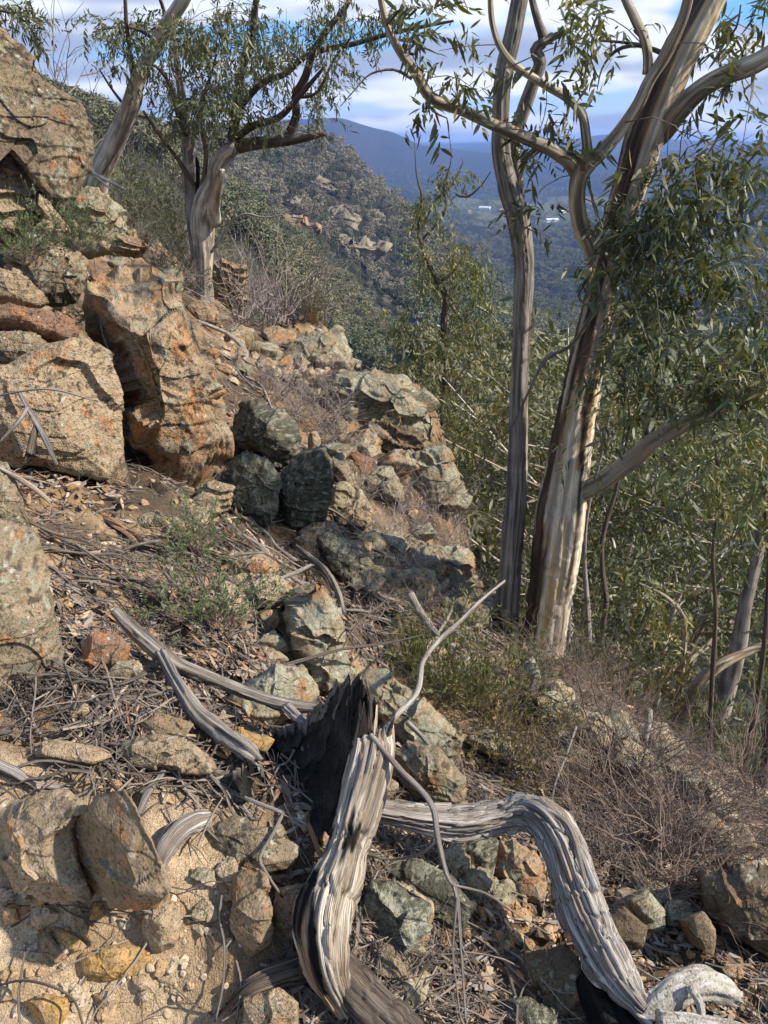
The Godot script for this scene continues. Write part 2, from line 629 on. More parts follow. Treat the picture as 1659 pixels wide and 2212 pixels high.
# ---------------------------------------------------------------- rocks
# base colours of the stone and how much iron stain, pale lichen, dark crust and white lichen lies on it
var PAL := {
	"tan": [lin(0.52, 0.405, 0.265), lin(0.42, 0.32, 0.21), 0.22, 0.22, 0.42, 0.24],
	"slab": [lin(0.36, 0.28, 0.18), lin(0.28, 0.22, 0.15), 0.16, 0.30, 0.50, 0.24],
	"smooth": [lin(0.46, 0.36, 0.235), lin(0.38, 0.29, 0.185), 0.10, 0.05, 0.12, 0.05],
	"orange": [lin(0.52, 0.37, 0.22), lin(0.40, 0.31, 0.21), 0.60, 0.34, 0.44, 0.26],
	"red": [lin(0.40, 0.215, 0.12), lin(0.31, 0.20, 0.135), 0.45, 0.12, 0.30, 0.18],
	"redbrown": [lin(0.27, 0.14, 0.08), lin(0.22, 0.13, 0.085), 0.2, 0.03, 0.15, 0.05],
	"grey": [lin(0.30, 0.245, 0.165), lin(0.38, 0.30, 0.20), 0.16, 0.36, 0.46, 0.22],
	"brown": [lin(0.26, 0.19, 0.115), lin(0.17, 0.13, 0.085), 0.25, 0.20, 0.40, 0.15],
	"lichen": [lin(0.46, 0.37, 0.23), lin(0.34, 0.28, 0.18), 0.22, 0.66, 0.36, 0.30],
	"pale": [lin(0.50, 0.41, 0.28), lin(0.42, 0.33, 0.20), 0.15, 0.45, 0.22, 0.45],
	"dark": [lin(0.17, 0.165, 0.12), lin(0.125, 0.123, 0.09), 0.06, 0.46, 0.50, 0.10],
	"mossy": [lin(0.24, 0.235, 0.17), lin(0.17, 0.168, 0.12), 0.08, 0.58, 0.44, 0.12],
	"ochre": [lin(0.54, 0.34, 0.13), lin(0.47, 0.32, 0.16), 0.22, 0.02, 0.10, 0.03],
	"clay": [lin(0.52, 0.41, 0.28), lin(0.46, 0.35, 0.22), 0.12, 0.0, 0.10, 0.05],
	"umber": [lin(0.28, 0.215, 0.135), lin(0.35, 0.265, 0.165), 0.24, 0.06, 0.20, 0.04],
	"cliff": [lin(0.42, 0.36, 0.27), lin(0.30, 0.265, 0.20), 0.15, 0.20, 0.45, 0.05],
	"redcliff": [lin(0.46, 0.32, 0.20), lin(0.35, 0.28, 0.19), 0.38, 0.12, 0.45, 0.05]}

func stone_colour(p: Vector3, pal: Array, f: float, off: Vector3) -> Color:
	var na: FastNoiseLite = N.a
	var nb: FastNoiseLite = N.b
	var q := p * f + off
	var n1 := na.get_noise_3dv(q * 1.3)
	var fine := nb.get_noise_3dv(q * 9.0)
	var c: Color = (pal[0] as Color).lerp(pal[1], ss(-0.3, 0.3, n1 + fine * 0.25))
	var t: float = pal[2]
	if t > 0.0:
		var o := nb.get_noise_3dv(q * 1.7 + Vector3(31, 7, 3)) + fine * 0.2
		c = c.lerp(lin(0.52, 0.25, 0.10).lerp(c, 0.22), ss(0.55 - t * 0.9, 0.75 - t * 0.9, o) * 0.8)
	t = pal[4]
	if t > 0.0:
		var d := na.get_noise_3dv(q * 2.2 + Vector3(3, 51, 8)) * 0.55 + nb.get_noise_3dv(q * 8.5 + Vector3(8, 1, 5)) * 0.65 + fine * 0.35
		var th := 0.72 - t * 1.15
		c = c.lerp(lin(0.075, 0.065, 0.043), ss(th, th + 0.10, d) * 0.80)
	t = pal[3]
	if t > 0.0:
		var l := na.get_noise_3dv(q * 2.3 + Vector3(11, 5, 91)) * 0.8 + nb.get_noise_3dv(q * 7.0 + Vector3(1, 2, 3)) * 0.5 + nb.get_noise_3dv(q * 23.0) * 0.35
		var th := 0.62 - t * 1.05
		var green := nb.get_noise_3dv(q * 1.1 + Vector3(71, 5, 1))
		c = c.lerp(lin(0.46, 0.46, 0.35).lerp(lin(0.27, 0.27, 0.20), ss(-0.2, 0.4, green)), ss(th, th + 0.10, l) * 0.85)
	t = pal[5]
	if t > 0.0:
		var w := nb.get_noise_3dv(q * 5.5 + Vector3(-9, 15, 33)) + fine * 0.35
		var th := 0.78 - t * 0.75
		c = c.lerp(lin(0.66, 0.62, 0.52), ss(th, th + 0.08, w) * 0.85)
	return Color(c.r * 0.80, c.g * 0.80, c.b * 0.84)

# An outline seen in the picture is laid on the plane of the stone's face (turned by yaw to the right, tilted up by tilt)
# through the spot where the stone meets the ground; the body has real depth behind it.
func rock(called: String, label: String, palette: String, outline: Array, o := {}) -> MeshInstance3D:
	var n := outline.size() / 2
	var cx := 0.0
	var cy := 0.0
	var ymax := -1e9
	var xb := 0.0
	var x0 := 1e9
	var x1 := -1e9
	var y0 := 1e9
	for i in n:
		var xx: float = outline[i * 2]
		var yy: float = outline[i * 2 + 1]
		cx += xx / n
		cy += yy / n
		x0 = minf(x0, xx)
		x1 = maxf(x1, xx)
		y0 = minf(y0, yy)
		if yy > ymax:
			ymax = yy
			xb = xx
	if o.has("c"):
		cx = o.c[0]
		cy = o.c[1]
	var size_px := maxf(x1 - x0, ymax - y0)
	var yaw: float = deg_to_rad(o.get("yaw", 8.0))
	var tilt: float = deg_to_rad(o.get("tilt", 25.0))
	var nrm := Vector3(sin(yaw) * cos(tilt), sin(tilt), cos(yaw) * cos(tilt))
	var anchor: Vector3
	if o.has("d"):
		var gd := depth_of(on(cx, cy)) if cy > 640.0 and cx > 0.0 else 1e9
		anchor = px(cx, cy, minf(o.d, gd * 0.975 if gd < 30.0 else 1e9))
	else:
		var b := on(clampf(cx, 5, 1654), minf(ymax - 0.08 * (ymax - y0), 2200))
		anchor = b + nrm * float(o.get("lift", 0.022 * depth_of(b)))
	var ud := (Vector3.RIGHT - nrm * nrm.x).normalized()
	var vd := nrm.cross(ud)
	var pts := PackedVector2Array()
	var ctr := hit_plane(cx, cy, anchor, nrm)
	for i in n:
		var w := hit_plane(outline[i * 2], outline[i * 2 + 1], anchor, nrm) - ctr
		pts.append(Vector2(w.dot(ud), w.dot(vd)))
	var scale := depth_of(ctr) / F
	var cols := clampi(int(size_px * 0.9), 48, 240)
	var rad := PackedFloat32Array()
	rad.resize(cols)
	var mean := 0.0
	for j in cols:
		rad[j] = ray_poly(pts, TAU * j / (cols - 1))
		mean += rad[j] / cols
	var thick: float = o.get("thick", mean * 0.8)
	var front: float = o.get("front", minf(thick, mean) * 0.34)
	var round_: float = o.get("round", 0.30)
	var prof := PackedVector2Array()
	var nf := clampi(int(size_px * 0.22), 14, 56)
	for i in nf:
		var t := i / float(nf)
		prof.append(Vector2(t * (1.0 - round_), 1.0))
	for i in 9:
		var t := i / 8.0 * PI * 0.5
		prof.append(Vector2(1.0 - round_ + round_ * sin(t), 1.0 - (1.0 - cos(t))))
	for i in range(1, 9): prof.append(Vector2(1.0 - 0.02 * i, -i / 8.0))
	for i in range(1, 6): prof.append(Vector2(0.84 * (1.0 - i / 5.0), -1.0 - 0.02 * i))
	var rows := prof.size()
	var P := PackedVector3Array()
	P.resize(rows * cols)
	var sd: float = o.get("seed", cx * 0.37 + cy * 0.11)
	var off := Vector3(fposmod(sd * 1.37, 40.0), fposmod(sd * 2.11, 40.0), fposmod(sd * 0.73, 40.0))
	var dome: float = o.get("dome", 0.5)
	# the body runs back into the slope
	var back := ((ctr - eye).normalized() * 0.8 - nrm * 0.25 + Vector3(-0.1, -0.1, 0)).normalized()
	for i in rows:
		var q := prof[i]
		for j in cols:
			var a := TAU * (j % (cols - 1)) / (cols - 1)
			var r := rad[j % (cols - 1)] * q.x
			var h := q.y
			var hh := front * (h - dome * q.x * q.x) if h > 0.0 else -front * dome
			P[i * cols + j] = ctr + (ud * cos(a) + vd * sin(a)) * r + nrm * hh + (back * (thick * -h) if h < 0.0 else Vector3.ZERO)
	# broken faces: planes that cut the bulge flat
	var rg := RandomNumberGenerator.new()
	rg.seed = int(sd * 97.0)
	for m in int(o.get("facets", 7)):
		var pn := (nrm + (ud * rg.randfn() + vd * rg.randfn()) * 0.62).normalized()
		var far := 0.0
		for k in range(0, P.size(), 7): far = maxf(far, (P[k] - ctr).dot(pn))
		var lim := far * rg.randf_range(0.66, 0.92)
		for k in P.size():
			var e := (P[k] - ctr).dot(pn) - lim
			if e > 0.0: P[k] -= pn * (e * 0.92)
	var NN := grid_normals(P, rows, cols, true)
	var f: float = o.get("f", 1.0 / maxf(mean, 0.05))
	f = minf(f, 9.0)
	var amp: float = o.get("amp", 0.07) * mean * 0.6
	var block: float = o.get("block", 0.08) * mean * 1.3
	var strata: float = o.get("strata", 0.012) * mean
	var na: FastNoiseLite = N.c
	var nc: FastNoiseLite = N.cell
	var ne: FastNoiseLite = N.edge
	var no: FastNoiseLite = N.one
	var C := PackedColorArray()
	C.resize(rows * cols)
	var pal: Array = PAL[palette]
	var cf: float = o.get("cf", 1.6 * f)
	var bed := Vector3(0.25, 0.95, 0.15).normalized()
	for i in rows:
		var keep := 1.0 if i > 0 and i < rows - 1 else 0.0
		for j in cols:
			var k := i * cols + j
			var p := P[k]
			var q := p * f + off
			var warp := Vector3(no.get_noise_3dv(q * 1.4), no.get_noise_3dv(q * 1.4 + Vector3(9, 0, 0)), no.get_noise_3dv(q * 1.4 + Vector3(0, 9, 0))) * 0.16
			var d := amp * na.get_noise_3dv(q * 1.6) * 1.6
			d += amp * 0.30 * na.get_noise_3dv(q * 7.0 + Vector3(4, 0, 0))
			d += block * nc.get_noise_3dv((q + warp) * 1.1) * 0.9
			d -= block * 0.22 * ss(0.12, 0.0, ne.get_noise_3dv((q + warp) * 1.1) + 1.0)
			var s := (p.dot(bed)) * f * 3.2 + warp.x * 1.2
			d += strata * (ss(0.0, 0.55, fposmod(s, 1.0)) - 0.5) * 1.6
			P[k] = p + NN[k] * d * keep
			C[k] = stone_colour(p, pal, cf, off)
	NN = grid_normals(P, rows, cols, true)
	var mb := MB.new()
	var base := anchor
	for k in P.size(): P[k] -= base
	add_grid(mb, P, rows, cols, C, PackedVector2Array(), NN)
	var mat: Material = M[o.get("mat", "rock_fine" if depth_of(ctr) < 3.0 else "rock")]
	var node := mesh_node(called, mb.mesh(), mat)
	node.position = base
	tag(node, label, o.get("cat", "rock"), o.get("group", ""))
	return node

func hit_plane(x: float, y: float, a: Vector3, nrm: Vector3) -> Vector3:
	var dir := fw + Vector3.RIGHT * ((x - 829.5) / F) + up * ((1106.0 - y) / F)
	var den := dir.dot(nrm)
	if absf(den) < 0.12: den = -0.12
	var t := (a - eye).dot(nrm) / den
	return eye + dir * t

func ray_poly(pts: PackedVector2Array, ang: float) -> float:
	var d := Vector2(cos(ang), sin(ang))
	var best := 0.0
	var n := pts.size()
	for i in n:
		var a := pts[i]
		var e := pts[(i + 1) % n] - a
		var den := d.cross(e)
		if absf(den) < 1e-9: continue
		var t := a.cross(e) / den
		var u := a.cross(d) / den
		if t > best and u >= -0.001 and u <= 1.001: best = t
	if best <= 0.0:
		for i in n: best = maxf(best, pts[i].length() * 0.3)
	return best

func build_rocks() -> void:
	# the cliff at the left
	rock("boulder", "huge leaning sandstone slab with a sharp overhang at the top left", "slab", [-120, 20, 0, 66, 40, 105, 104, 180, 160, 210, 193, 230, 199, 323, 196, 367, 187, 400, 150, 446, 128, 455, 70, 395, 18, 335, -10, 362, -120, 380], {"d": 4.9, "yaw": 38, "tilt": 12, "thick": 0.8, "front": 0.10, "dome": 0.15, "round": 0.08, "amp": 0.035, "block": 0.05, "cf": 3.0, "c": [60, 270]})
	rock("boulder", "smooth tan block recessed under the overhang of the great slab", "smooth", [-90, 365, 10, 330, 70, 380, 145, 450, 130, 485, 95, 510, 40, 515, -20, 500, -90, 480], {"d": 5.05, "yaw": 52, "tilt": 8, "thick": 0.6, "front": 0.06, "amp": 0.03, "block": 0.10, "strata": 0.10})
	rock("boulder", "pointed tan shard wedged below the overhang", "tan", [86, 412, 82, 440, 98, 470, 60, 505, 95, 520, 165, 522, 152, 490, 112, 440], {"d": 4.95, "yaw": 30, "tilt": 10, "thick": 0.35, "front": 0.05, "amp": 0.03})
	rock("outcrop", "lichen covered outcrop right below the great slab with an orange patch", "lichen", [128, 440, 160, 420, 190, 405, 235, 422, 275, 450, 292, 505, 270, 528, 225, 535, 180, 540, 140, 520], {"d": 5.3, "yaw": 30, "tilt": 25, "thick": 0.6, "block": 0.16, "cf": 2.6})
	rock("boulder", "dull grey rock face with white lichen spots below the overhang", "grey", [20, 545, 60, 508, 100, 512, 150, 525, 190, 558, 190, 605, 170, 655, 120, 660, 60, 640, 30, 610], {"d": 4.6, "yaw": 35, "tilt": 10, "thick": 0.5, "cf": 3.0})
	rock("slab", "pale tan slab with a rounded end at the left edge", "smooth", [-70, 556, 0, 570, 30, 580, 75, 618, 106, 646, 80, 660, 30, 655, -70, 640], {"d": 4.0, "yaw": 28, "tilt": 30, "thick": 0.5, "front": 0.10})
	rock("slab", "flat orange red slab with a white end at the left edge", "red", [-40, 668, 20, 658, 60, 672, 120, 678, 160, 693, 170, 715, 150, 730, 100, 724, 40, 706, -40, 698], {"d": 3.85, "yaw": 20, "tilt": 40, "thick": 0.45, "front": 0.07, "cf": 2.8})
	rock("slab", "dark lichen crusted slab under the orange red one", "grey", [-60, 716, 40, 716, 100, 730, 106, 755, 92, 770, 40, 785, -60, 800], {"d": 3.75, "yaw": 22, "tilt": 25, "thick": 0.5, "front": 0.08})
	rock("boulder", "big tan boulder with dark pitted crust at the left", "tan", [-80, 800, 20, 786, 100, 742, 190, 735, 238, 762, 262, 815, 273, 900, 287, 1050, 240, 1052, 150, 1030, 60, 1015, -80, 975], {"d": 3.45, "yaw": 30, "tilt": 14, "thick": 0.9, "front": 0.10, "amp": 0.03, "block": 0.05, "round": 0.2, "dome": 0.6, "cf": 4.2, "c": [130, 890]})
	rock("outcrop", "tall leaning outcrop of rust and grey sandstone beside the tan boulder", "orange", [187, 565, 238, 545, 275, 540, 315, 528, 357, 560, 384, 604, 405, 657, 425, 720, 445, 768, 470, 853, 484, 928, 504, 966, 509, 1010, 500, 1058, 480, 1090, 440, 1100, 400, 1075, 330, 1035, 308, 960, 300, 880, 280, 800, 250, 740, 228, 690, 200, 640], {"d": 4.1, "yaw": 30, "tilt": 17, "thick": 1.2, "front": 0.20, "block": 0.13, "amp": 0.09, "cf": 3.0, "f": 2.6, "facets": 14, "c": [365, 810], "strata": 0.02})
	rock("outcrop", "shadowed grey ledge in the crack left of the leaning outcrop", "grey", [190, 600, 235, 590, 262, 650, 270, 740, 290, 800, 255, 790, 225, 720, 195, 660], {"d": 4.45, "yaw": 10, "tilt": 10, "thick": 0.5, "block": 0.2})
	rock("boulder", "small layered tan rock under the foot of the orange outcrop", "tan", [420, 1050, 470, 1040, 505, 1050, 500, 1100, 470, 1112, 425, 1095], {"thick": 0.25, "strata": 0.1})
	rock("boulder", "little orange block at the foot of the pale forked tree", "orange", [405, 655, 430, 647, 468, 660, 471, 698, 440, 708, 408, 692], {"d": 8.6, "thick": 0.5})
	rock("outcrop", "dark orange ledge behind the pale forked tree", "redcliff", [462, 560, 500, 555, 530, 580, 528, 640, 508, 675, 468, 650], {"d": 12.0, "thick": 0.7, "strata": 0.16, "block": 0.2})
	rock("outcrop", "thin ledge of stacked slabs above the orange outcrop", "redcliff", [238, 520, 275, 508, 322, 520, 320, 535, 280, 545, 245, 540], {"d": 5.0, "thick": 0.3, "strata": 0.2, "block": 0.2})
	# boulders in the gully
	rock("boulder", "blackish rounded boulder resting across the gap between two others", "dark", [486, 902, 512, 873, 548, 868, 595, 886, 621, 915, 639, 950, 634, 985, 621, 1003, 595, 1010, 577, 990, 530, 964, 492, 946], {"d": 5.5, "yaw": -28, "tilt": 8, "thick": 0.6, "front": 0.14, "amp": 0.05, "round": 0.3})
	rock("boulder", "grey green lichen boulder left of the dark gap", "mossy", [504, 997, 530, 966, 563, 978, 592, 1010, 605, 1042, 600, 1113, 570, 1156, 512, 1140, 495, 1105, 500, 1022], {"d": 4.95, "yaw": 6, "tilt": 18, "thick": 0.6, "round": 0.35, "amp": 0.06})
	rock("boulder", "tall dark mossy boulder with a flat top right of the gap", "dark", [628, 990, 657, 971, 694, 973, 712, 997, 709, 1040, 702, 1077, 693, 1113, 674, 1150, 655, 1170, 625, 1168, 601, 1146, 601, 1077, 611, 1022], {"d": 5.2, "yaw": -22, "tilt": 8, "thick": 0.5, "front": 0.12, "round": 0.25, "amp": 0.05})
	rock("rock", "broken tan splinter under the tall mossy boulder", "tan", [637, 1162, 690, 1137, 688, 1190, 675, 1214, 642, 1190], {"d": 5.1, "thick": 0.2, "yaw": 25, "block": 0.2})
	rock("rock", "freshly broken red brown block beside the twig heap", "redbrown", [735, 970, 766, 973, 799, 998, 806, 1022, 799, 1036, 777, 1036, 755, 1040, 742, 1004], {"d": 6.5, "thick": 0.3, "amp": 0.02, "yaw": 14, "tilt": 30, "round": 0.05, "mat": "rock_smooth"})
	rock("outcrop", "dark underside block of the pale ledge", "brown", [760, 955, 784, 926, 839, 922, 893, 929, 917, 944, 917, 975, 893, 980, 857, 996, 803, 994, 777, 980], {"d": 6.95, "yaw": -14, "tilt": -4, "thick": 0.9, "block": 0.15, "strata": 0.1})
	rock("outcrop", "broad pale ledge crusted with yellow green lichen beyond the gully", "lichen", [640, 815, 712, 806, 766, 798, 803, 802, 877, 813, 885, 835, 928, 857, 946, 877, 950, 917, 966, 962, 941, 972, 905, 955, 860, 938, 810, 930, 770, 905, 720, 870, 660, 842], {"d": 7.75, "yaw": 14, "tilt": 34, "thick": 1.4, "block": 0.20, "strata": 0.02, "amp": 0.09, "c": [840, 870], "cf": 2.4, "f": 2.2, "facets": 12})
	rock("outcrop", "lichen covered buttress at the end of the pale ledge", "lichen", [866, 997, 912, 977, 963, 962, 986, 997, 1008, 1022, 1019, 1080, 1010, 1100, 948, 1095, 893, 1085, 870, 1050], {"d": 6.7, "yaw": 18, "tilt": 14, "thick": 1.0, "block": 0.16, "cf": 2.8, "f": 3.0, "facets": 10})
	rock("outcrop", "pale lichen rock below the buttress at the edge of the drop", "lichen", [883, 1185, 930, 1175, 984, 1177, 1023, 1197, 1030, 1240, 1032, 1300, 984, 1295, 950, 1260, 910, 1230], {"d": 5.6, "yaw": 12, "tilt": 30, "thick": 0.8, "block": 0.15, "cf": 2.0})
	rock("boulder", "upright lichen block at the near end of the gully", "mossy", [688, 1153, 730, 1148, 759, 1180, 770, 1200, 762, 1250, 726, 1245, 706, 1200], {"thick": 0.35, "yaw": 15})
	rock("rock", "small lichen stone at the gully bottom beside a brown one", "lichen", [764, 1211, 795, 1204, 812, 1222, 805, 1242, 768, 1242], {"thick": 0.2})
	rock("rock", "small brown stone at the gully bottom beside a lichen one", "umber", [808, 1219, 824, 1206, 845, 1219, 838, 1238, 812, 1238], {"thick": 0.15})
	rock("rock", "flat grey stone lying over the two gully stones", "grey", [766, 1200, 790, 1190, 815, 1195, 808, 1208, 775, 1210], {"thick": 0.1, "tilt": 55})
	rock("rock", "tan lichen block right behind the tall mossy boulder", "pale", [702, 1051, 748, 1038, 765, 1059, 761, 1091, 730, 1110, 699, 1106], {"thick": 0.4})
	rock("rock", "rounded tan stone half sunk in the gully litter", "tan", [728, 1117, 748, 1100, 799, 1089, 816, 1106, 805, 1133, 774, 1150, 735, 1140], {"thick": 0.35, "round": 0.4})
	rock("outcrop", "cracked pale crest at the far end of the ledge path", "lichen", [600, 790, 640, 738, 680, 713, 732, 715, 748, 750, 774, 790, 762, 812, 710, 812, 650, 806], {"d": 9.3, "yaw": 12, "tilt": 30, "thick": 1.2, "block": 0.22, "cf": 1.9})
	rock("rock", "standing red brown wedge of stone on the ledge path", "orange", [563, 766, 584, 773, 601, 811, 597, 824, 568, 822], {"d": 8.9, "thick": 0.25, "yaw": 25, "tilt": 5})
	# the shelf in front of the gully
	rock("rock", "cream and orange broken stone on the edge of the shelf", "pale", [512, 1273, 545, 1244, 600, 1246, 638, 1276, 597, 1310, 560, 1316, 518, 1293], {"thick": 0.22, "block": 0.16, "yaw": 20})
	rock("rock", "rusty brown stone above the cream broken one", "red", [520, 1240, 545, 1212, 575, 1218, 585, 1245, 550, 1252], {"thick": 0.15})
	rock("rock", "squared brown block set in the edge of the shelf", "umber", [598, 1322, 640, 1309, 672, 1331, 678, 1378, 645, 1396, 600, 1366], {"thick": 0.25, "yaw": 12})
	rock("rock", "ochre wedge leaning against the squared block", "orange", [560, 1320, 600, 1316, 604, 1350, 580, 1372, 562, 1350], {"thick": 0.15})
	rock("outcrop", "sunlit lichen face of the shelf edge above the stump", "lichen", [650, 1270, 700, 1249, 727, 1286, 742, 1386, 772, 1451, 768, 1500, 725, 1515, 680, 1500, 655, 1410, 642, 1330], {"yaw": 34, "tilt": 22, "thick": 0.5, "block": 0.16, "cf": 3.4})
	rock("outcrop", "low grey lichen rock at the foot of the shelf behind the fallen branch", "lichen", [488, 1521, 540, 1478, 600, 1428, 655, 1440, 695, 1490, 660, 1535, 640, 1566, 590, 1582, 505, 1568], {"yaw": 20, "tilt": 30, "thick": 0.45, "cf": 3.2})
	rock("rock", "small tan stone caught between shelf edge and fallen branch", "tan", [690, 1450, 720, 1440, 740, 1470, 730, 1500, 700, 1500], {"thick": 0.12})
	# left foreground
	rock("boulder", "large olive grey lichen boulder cut by the left picture edge", "grey", [-110, 1108, 0, 1118, 45, 1132, 78, 1154, 102, 1206, 112, 1281, 137, 1406, 150, 1486, 153, 1545, 125, 1578, 75, 1598, 30, 1622, -110, 1640], {"d": 1.98, "yaw": 34, "tilt": 12, "thick": 0.45, "front": 0.07, "amp": 0.035, "block": 0.04, "cf": 7.0, "c": [20, 1380]})
	rock("boulder", "grey stone rising behind the olive grey boulder", "grey", [-50, 985, 10, 998, 32, 1030, 52, 1080, 64, 1140, 20, 1150, -50, 1140], {"d": 2.6, "yaw": 25, "thick": 0.3})
	rock("rock", "red brown stone bedded in bark litter", "red", [168, 1388, 200, 1358, 250, 1368, 282, 1400, 272, 1432, 220, 1450, 173, 1428], {"thick": 0.14, "cf": 6.0})
	rock("rock", "pale grey stone next to the red brown one in litter", "pale", [228, 1458, 255, 1430, 300, 1428, 308, 1450, 265, 1470], {"thick": 0.1})
	rock("rock", "small bright orange round stone on a red brown rock", "ochre", [172, 1388, 183, 1380, 196, 1390, 194, 1402, 178, 1406], {"thick": 0.03, "d": 2.28})
	rock("rock", "tan flat stone with an orange broken end near the stump", "tan", [243, 1628, 260, 1598, 350, 1588, 410, 1599, 452, 1629, 467, 1662, 430, 1672, 360, 1660, 300, 1652], {"thick": 0.12, "tilt": 45, "cf": 5.0})
	rock("rock", "grey tan stone lying behind the flat one", "umber", [298, 1558, 350, 1538, 422, 1563, 400, 1592, 310, 1592], {"thick": 0.12, "tilt": 45})
	rock("rock", "long ochre stone under the end of the fallen branch", "ochre", [428, 1592, 520, 1573, 592, 1598, 575, 1622, 480, 1622], {"thick": 0.12, "tilt": 45})
	rock("rock", "splintered cream slab in the litter at the left", "clay", [62, 1612, 100, 1595, 180, 1606, 234, 1620, 242, 1632, 200, 1646, 70, 1632], {"thick": 0.05, "tilt": 50, "strata": 0.15})
	# the cut bank
	rock("boulder", "pinkish topped boulder at the left of the cut bank", "smooth", [-70, 1765, 0, 1738, 40, 1728, 110, 1718, 160, 1742, 168, 1760, 135, 1795, 150, 1860, 176, 1938, 185, 1958, 110, 1955, 66, 1930, 45, 1885, 0, 1828, -70, 1810], {"d": 1.60, "yaw": -26, "tilt": 18, "thick": 0.24, "front": 0.05, "amp": 0.05, "block": 0.05, "c": [75, 1830], "cf": 6.0, "mat": "rock_smooth"})
	rock("boulder", "pointed brown boulder with a lit orange edge in the cut bank", "umber", [143, 1792, 165, 1768, 210, 1712, 250, 1710, 282, 1750, 322, 1830, 360, 1932, 330, 1960, 250, 1956, 208, 1934, 173, 1899, 153, 1857], {"d": 1.55, "yaw": -40, "tilt": 6, "thick": 0.14, "front": 0.022, "dome": 0.2, "round": 0.10, "amp": 0.025, "block": 0.03, "cf": 5.0, "mat": "rock_smooth"})
	rock("rock", "cracked knob of pale clay stone at the right end of the bank", "clay", [318, 1958, 360, 1948, 390, 1963, 392, 2002, 372, 2055, 330, 2066, 306, 2012], {"thick": 0.1, "lift": 0.02, "round": 0.4})
	var S := [["ochre", [0, 1956, 35, 1962, 42, 1992, 5, 2004], "orange stone at the left edge of the clay bank"],
		["clay", [58, 1965, 95, 1955, 127, 1975, 122, 1997, 85, 2010, 60, 1992], "cube like pale stone in the clay bank"],
		["ochre", [100, 2008, 118, 2003, 158, 2018, 190, 2047, 160, 2060, 128, 2050], "wedge shaped ochre stone in the clay bank"],
		["umber", [73, 2018, 100, 2010, 130, 2052, 150, 2070, 120, 2086, 83, 2058], "brown stone under the ochre wedge in the bank"],
		["ochre", [151, 2087, 175, 2064, 205, 2060, 220, 2048, 275, 2044, 322, 2058, 330, 2086, 316, 2107, 250, 2118, 190, 2126, 158, 2108], "long ochre stone like a loaf in the clay bank"],
		["umber", [148, 1965, 170, 1960, 192, 2000, 208, 2037, 196, 2048, 163, 2007], "leaning sliver of brown stone under the boulders"],
		["ochre", [46, 2168, 90, 2150, 145, 2160, 152, 2190, 130, 2222, 52, 2214], "orange stone with a red streak at the lower left"],
		["tan", [0, 1918, 30, 1922, 38, 1945, 10, 1956, -10, 1945], "small tan stone under the pinkish boulder"],
		["ochre", [70, 1938, 90, 1934, 98, 1950, 84, 1962, 70, 1956], "little orange stone under the pinkish boulder"],
		["clay", [200, 2148, 240, 2140, 260, 2165, 230, 2182, 205, 2172], "flat pale stone low in the clay bank"],
		["clay", [285, 2110, 320, 2104, 335, 2130, 305, 2146, 284, 2134], "pale stone right below the ochre loaf stone"],
		["clay", [0, 2120, 25, 2124, 24, 2160, 0, 2165], "pale stone at the left edge below the clay bank"]]
	for s in S: rock("embedded_stone", s[2], s[0], s[1], {"thick": 0.05, "lift": 0.012, "yaw": 5, "tilt": 35, "round": 0.45, "amp": 0.05, "block": 0.05, "mat": "rock_smooth", "cat": "stone", "group": "stones set in the clay bank"})
	# around the stump
	rock("rock", "dark brown upright stone under the twigs left of the log", "umber", [493, 1887, 540, 1876, 567, 1900, 583, 1970, 578, 2040, 532, 2080, 503, 2064, 488, 2000], {"d": 1.72, "yaw": -30, "tilt": 20, "thick": 0.12, "mat": "rock_smooth", "amp": 0.05})
	rock("rock", "dark rounded stone touching the log from the left", "brown", [598, 1927, 650, 1918, 664, 1960, 654, 2045, 590, 2060, 578, 2040], {"d": 1.74, "yaw": -28, "tilt": 20, "thick": 0.12, "mat": "rock_smooth", "round": 0.4})
	rock("rock", "grey rock with white lichen below the hollow stump", "grey", [440, 1792, 500, 1772, 600, 1786, 650, 1830, 640, 1880, 560, 1892, 468, 1866], {"d": 1.95, "yaw": -12, "tilt": 35, "thick": 0.2, "cf": 6})
	rock("rock", "mossy rock with a bright cream top right of the log", "mossy", [770, 1950, 800, 1905, 850, 1905, 935, 1960, 935, 1985, 915, 2035, 890, 2115, 850, 2170, 790, 2130, 752, 2040], {"d": 1.82, "yaw": -24, "tilt": 14, "thick": 0.25, "cf": 6.5, "front": 0.02})
	rock("rock", "cream cap rock leaning on the mossy rock right of the log", "pale", [790, 1912, 830, 1890, 890, 1915, 940, 1948, 940, 1990, 925, 2030, 890, 2005, 830, 1955], {"d": 1.84, "yaw": 20, "tilt": 50, "thick": 0.12, "cf": 5})
	rock("rock", "dark square rock with a white lichen disc under the arched branch", "dark", [963, 1817, 1020, 1812, 1077, 1820, 1067, 1892, 1040, 1914, 1000, 1904, 968, 1872], {"d": 2.25, "yaw": -15, "tilt": 15, "thick": 0.2, "cf": 6})
	rock("rock", "orange brown rock inside the bend of the arched branch", "orange", [1068, 1830, 1110, 1816, 1152, 1843, 1184, 1900, 1199, 1962, 1150, 1962, 1100, 1935, 1073, 1902], {"d": 2.3, "yaw": -5, "tilt": 15, "thick": 0.25, "cf": 5})
	rock("rock", "slanting slate grey rock right behind the log", "dark", [826, 1850, 905, 1868, 972, 1900, 1024, 1960, 998, 2010, 930, 1996, 846, 1925], {"d": 2.02, "yaw": -20, "tilt": 30, "thick": 0.2, "cf": 6, "amp": 0.03})
	rock("rock", "brown lichen rock under the lower bend of the arched branch", "brown", [1060, 2112, 1140, 2067, 1220, 2040, 1262, 2085, 1266, 2165, 1214, 2222, 1130, 2190], {"d": 1.98, "yaw": -20, "tilt": 30, "thick": 0.2, "cf": 6})
